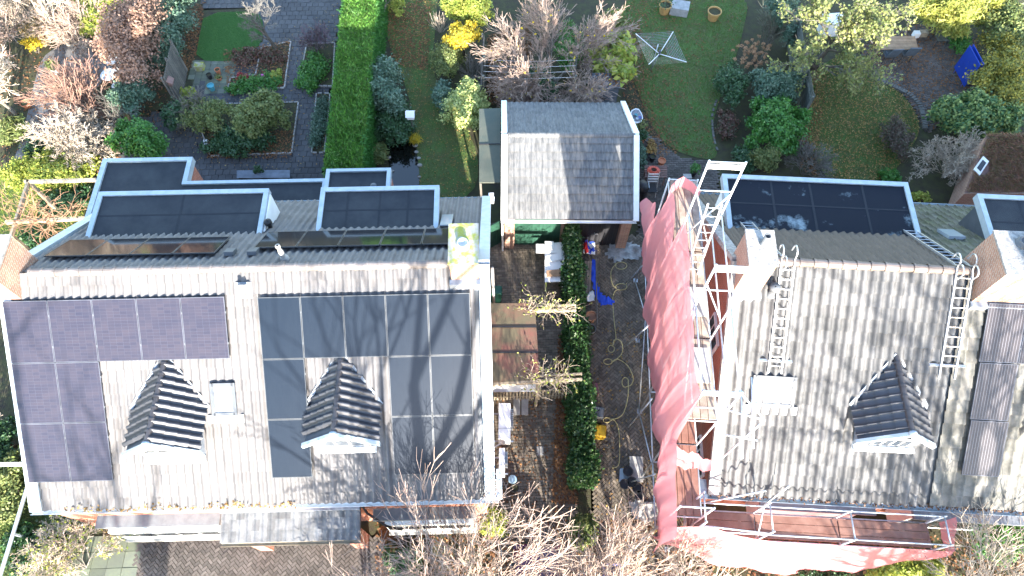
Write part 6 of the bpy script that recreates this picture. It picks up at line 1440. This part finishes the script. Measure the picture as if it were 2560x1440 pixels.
for dx, dy, mt in ((.1, -.1, m_bluep), (-.05, .05, m_turq), (0, -.15, m_zinc), (-.12, -.02, m_dgrey)): MB().lathe(c + A(dx, dy, .02), [(.001, .0), (.06, .004), (.075, .02)], 12).build('plate', mt, t)
for x, y in ((1582, 300), (1600, 300), (1596, 275)): p = G(x, y, .55); MB().tube(A(p[0], p[1], 0), p, .02).build('leg', m_black, t)
t = thing('folding_chair', 'black folding chair with white straps beside the slatted table', 'chair', G(1632, 462)); c = G(1628, 470, .45)
MB().obox(c, A(.22, 0, 0), A(0, .22, 0), GZ * .02).build('seat', m_black, t)
for k in range(4): MB().obox(c + A(.05, .26 + k * .025, .1 + k * .13), A(.21, 0, 0), A(0, .01, 0), GZ * .03).build('strap', m_white, t)
for sx in (-1, 1): MB().tube(A(c[0] + sx * .22, c[1] - .2, 0), c + A(sx * .22 + .05, .34, .62), .014).build('side_tube', m_alu, t); MB().tube(A(c[0] + sx * .22, c[1] + .3, 0), c + A(sx * .22, -.2, .02), .014).build('side_tube', m_alu, t)
t = thing('covered_barbecue', 'black covered barbecue beside the garage front corner', 'barbecue', G(1608, 465)); c = G(1606, 465, .8)
MB().lathe(A(c[0], c[1], 0), [(.26, .02), (.27, .6), (.3, .72), (.22, .92), (.05, .98), (.001, .98)], 14).build('cover', m_black, t, True); MB().tube(c + A(.27, -.1, .0), c + A(.27, .2, .0), .014).build('handle', m_alu, t)
t = thing('wooden_deck_table', 'red-brown slatted garden table beside the scaffold', 'table', G(1710, 480))
for k in range(7): MB().beam(G(1676, 492 - k * 6, .72), G(1742, 494 - k * 6, .72), .095, .03).build('slat', m_deck, t)
for x, y in ((1680, 490), (1738, 490), (1680, 456), (1738, 456)): p = G(x, y, .7); MB().beam(A(p[0], p[1], 0), p, .06, .06, A(1, 0, 0)).build('leg', m_deck, t)
tag(MB().fbox(F0, *(lambda p: (p[0] - .17, p[0] + .17, p[1] - .12, p[1] + .12))(G(1718, 442, .4)), .03, .45).build('planter', m_conc), 'square grey planter beyond the red-brown table', 'planter')
pot('black square planter with plant left of scaffold head', 1735, 428, .15, .3, m_black, plant=l_green, pl_n=200)
pot('grey galvanised watering pot on the red-brown table', 1707, 468, .08, .2, m_galv, soil=False)
# ------------------------------------------------------------------ front gardens and street side
bush('ivy_mound', 'dark green ivy mound in the front left corner', 85, 1385, 78, 75, .8, l_ivy, 7500, .075, 'ivy', lobes=11)
bush('hedge_shrub', 'sunlit brownish-green hedge left of the left house', 25, 1225, 55, 80, 1.2, l_olive, 5000, .06, 'hedge', lobes=9)
bush('dark_hedge', 'dark shrub at left edge beside left house verge', 15, 1110, 40, 60, .9, l_dark, 2600, .07)
bare('bare_shrub', 'grey bare shrub with yellow leaf tufts beside the left bay window', G(215, 1420), 2.3, m_twigg, m_twigw, 'shrub', 10, .6, 4, 2, .7, .58, .0, .16, 3, .016, .007, 61, (0, .25), l_yg, 900, .06)
bare('bare_shrub', 'pale bare twigs at left edge above the white fence rail', G(-20, 1110), 2.0, m_twigw, m_twigw, 'shrub', 8, .6, 3, 2, .7, .58, .0, .16, 3, .02, .008, 63)
t = thing('handrail', 'long pale grey rail running to bottom left corner', 'rail', G(30, 1400)); a, b = G(-12, 1480, 1.1), G(74, 1200, 1.1)
MB().beam(a, b, .10, .05).build('rail', m_zinc, t)
for f_ in (.12, .5, .88): p = a + (b - a) * f_; MB().beam(A(p[0], p[1], 0), p, .06, .06, A(1, 0, 0)).build('post', m_zinc, t)
t = thing('fence_rail', 'short white beam at the left picture edge', 'rail', G(20, 1165)); a, b = G(-60, 1162, 1.5), G(70, 1160, 1.5); MB().beam(a, b, .1, .1).build('beam', m_white, t)
for f_ in (.1, .9): p = a + (b - a) * f_; MB().beam(A(p[0], p[1], 0), p, .08, .08, A(1, 0, 0)).build('post', m_white, t)
# bare trees standing along the street side
twp = dict(levels=4, kids=2, ratio=.63, wig=.14, nseg=4, rmin=.0075)
bare('street_tree', 'bare tree with reddish buds at bottom centre between the houses', G(1400, 1590), 4.9, m_barkl, m_twigp, lean=(0, .4), seed=103, rad=.065, ang=.6, spread=.45, stems=3, up=.05, **twp)
bare('street_tree', 'bare tree overlapping the lower right of the black solar panels', G(1175, 1580), 6.0, m_barkl, m_twigp, seed=111, rad=.065, ang=.55, spread=.45, stems=3, up=.06, **twp)
bare('street_tree', 'bare tree in front of the tiled porch', G(930, 1600), 4.6, m_barkl, m_twigp, seed=119, rad=.055, ang=.6, spread=.5, stems=3, up=.05, **twp)
bare('street_tree', 'bare tree between the drive and the sunlit front net', G(1590, 1560), 4.0, m_barkl, m_twigp, lean=(0, .2), seed=127, rad=.055, ang=.65, spread=.5, stems=3, up=.03, **twp)
bare('street_tree', 'bare pale tree at bottom right below the front net', G(2350, 1560), 4.8, m_barkl, m_twigw, seed=131, rad=.055, ang=.6, spread=.5, stems=3, up=.05, **twp)
bare('street_tree', 'bare reddish tree in the bottom right corner', G(2600, 1500), 4.2, m_barkl, m_twigp, seed=139, rad=.06, ang=.6, spread=.3, stems=2, up=.05, **twp)
bare('street_tree', 'bare tree right of the magenta car between both drives', G(1500, 1640), 5.0, m_barkl, m_twigp, lean=(0, .5), seed=163, rad=.065, ang=.55, spread=.45, stems=3, up=.06, **twp)
bare('street_tree', 'bare tree left of the magenta car in front of the right bay window', G(1060, 1640), 6.0, m_barkl, m_twigp, seed=167, rad=.065, ang=.55, spread=.45, stems=3, up=.06, **twp)
bare('street_tree', 'low bare tree on the street side of the rubber tubs', G(1680, 1600), 4.6, m_barkl, m_twigw, seed=173, rad=.05, ang=.6, spread=.3, stems=2, up=.04, **twp)
# tall street trees whose shadows fall on the roofs
RK[0] = .72
for k, (x, y, h, s, lv) in enumerate(((-0.8, -8, 21, 141, 3), (-7.0, -11, 20, 147, 3), (12.5, -9, 20, 151, 3), (15.0, -8, 20, 157, 3))):
    bare('avenue_tree', ['tall bare avenue tree south of the drives', 'tall bare avenue tree south of the left house', 'tall bare avenue tree south of the right house', 'tall bare avenue tree south of the far right gable'][k], (x, y, 0), h, m_bark, m_twigg, levels=lv, kids=2, rad=.32, ang=.55, ratio=.58, up=.05, spread=.2, wig=.14, nseg=4, rmin=.02, seed=s, trunkfrac=.5)
RK[0] = .62
bush('front_shrub', 'green and yellow shrub at the left house front corner', 1235, 1305, 42, 40, .9, l_yg, 3400, .06)
bush('front_shrub', 'dark green shrub under the bare trees at bottom centre', 1010, 1410, 60, 40, .7, l_dark, 3600, .06)
bush('front_shrub', 'pale green shrub on the drive side under bare branches', 1450, 1335, 40, 45, .8, l_olive, 3000, .06)
bush('front_shrub', 'yellow and green shrub under the front net at bottom right', 2270, 1425, 90, 40, .8, l_yg, 5200, .06, lobes=10)
bush('front_shrub', 'green shrub in the bottom right corner behind bare twigs', 2490, 1345, 72, 45, 1.0, l_green, 5200, .065, lobes=10)
bush('front_shrub', 'dark green shrub below the front net centre', 2080, 1450, 70, 30, .6, l_dark, 3000, .06)
litter('leaf_heap', smooth_poly(pxpoly([(945, 1320), (985, 1312), (1000, 1345), (960, 1358)]), 2), 1500, .07, l_dry, .04, .18, label='round heap of brown leaves by the left house lamp')
# parked car under the trees
CR = thing('parked_car', 'magenta car roof glimpsed under bare branches at bottom edge', 'car', (1.0, 1.0, 0)); c = G(1345, 1440, 1.4); cx, cy = c[0], c[1] - 1.15
prof = [(-2.0, .35, .25), (-1.85, .75, .5), (-1.0, .92, .72), (-.55, 1.38, .56), (.75, 1.42, .56), (1.35, 1.0, .7), (1.9, .8, .66), (1.95, .4, .55)]
V = []; F = []
for (l, z, w) in prof: V += [A(cx + w, cy - l * .98 + .2, z), A(cx - w, cy - l * .98 + .2, z), A(cx - max(w, .74), cy - l + .2, .3), A(cx + max(w, .74), cy - l + .2, .3)]
for i in range(len(prof) - 1):
    for j in range(4): F.append((i * 4 + j, i * 4 + (j + 1) % 4, (i + 1) * 4 + (j + 1) % 4, (i + 1) * 4 + j))
F += [(3, 2, 1, 0), (28, 29, 30, 31)]
mb = MB(); mb.add(V, F); body = mb.build('body', m_magenta, CR)
for (i, j) in ((2, 3), (4, 5)):
    (l0, z0, w0), (l1, z1, w1) = prof[i], prof[j]; P_ = [A(cx + w0 * .85, cy - l0 * .98 + .2, z0 + .012), A(cx - w0 * .85, cy - l0 * .98 + .2, z0 + .012), A(cx - w1 * .85, cy - l1 * .98 + .2, z1 + .012), A(cx + w1 * .85, cy - l1 * .98 + .2, z1 + .012)]
    MB().slab(P_, .01).build('windscreen', m_glass, CR)
for sx in (-1, 1):
    for sy in (-1.25, 1.25): w_ = MB().tube(A(cx + sx * .6, cy + sy + .2, .31), A(cx + sx * .8, cy + sy + .2, .31), .31, n=16).build('wheel', m_black, CR); MB().tube(A(cx + sx * .801, cy + sy + .2, .31), A(cx + sx * .82, cy + sy + .2, .31), .19, n=12).build('rim', m_alu, w_)
c = G(1530, 1432, .5); t = thing('blue_crate', 'blue crate on the drive at bottom edge under branches', 'crate', (c[0], c[1], 0))
for sx, sy, wx, wy in ((-1, 0, .02, .25), (1, 0, .02, .25), (0, -1, .24, .02), (0, 1, .24, .02)): MB().obox(A(c[0] + sx * .26, c[1] + sy * .25, .3), A(wx, 0, 0), A(0, wy, 0), GZ * .22).build('side', m_bluep, t)
MB().obox(A(c[0], c[1], .09), A(.24, 0, 0), A(0, .23, 0), GZ * .01).build('bottom', m_bluep, t)
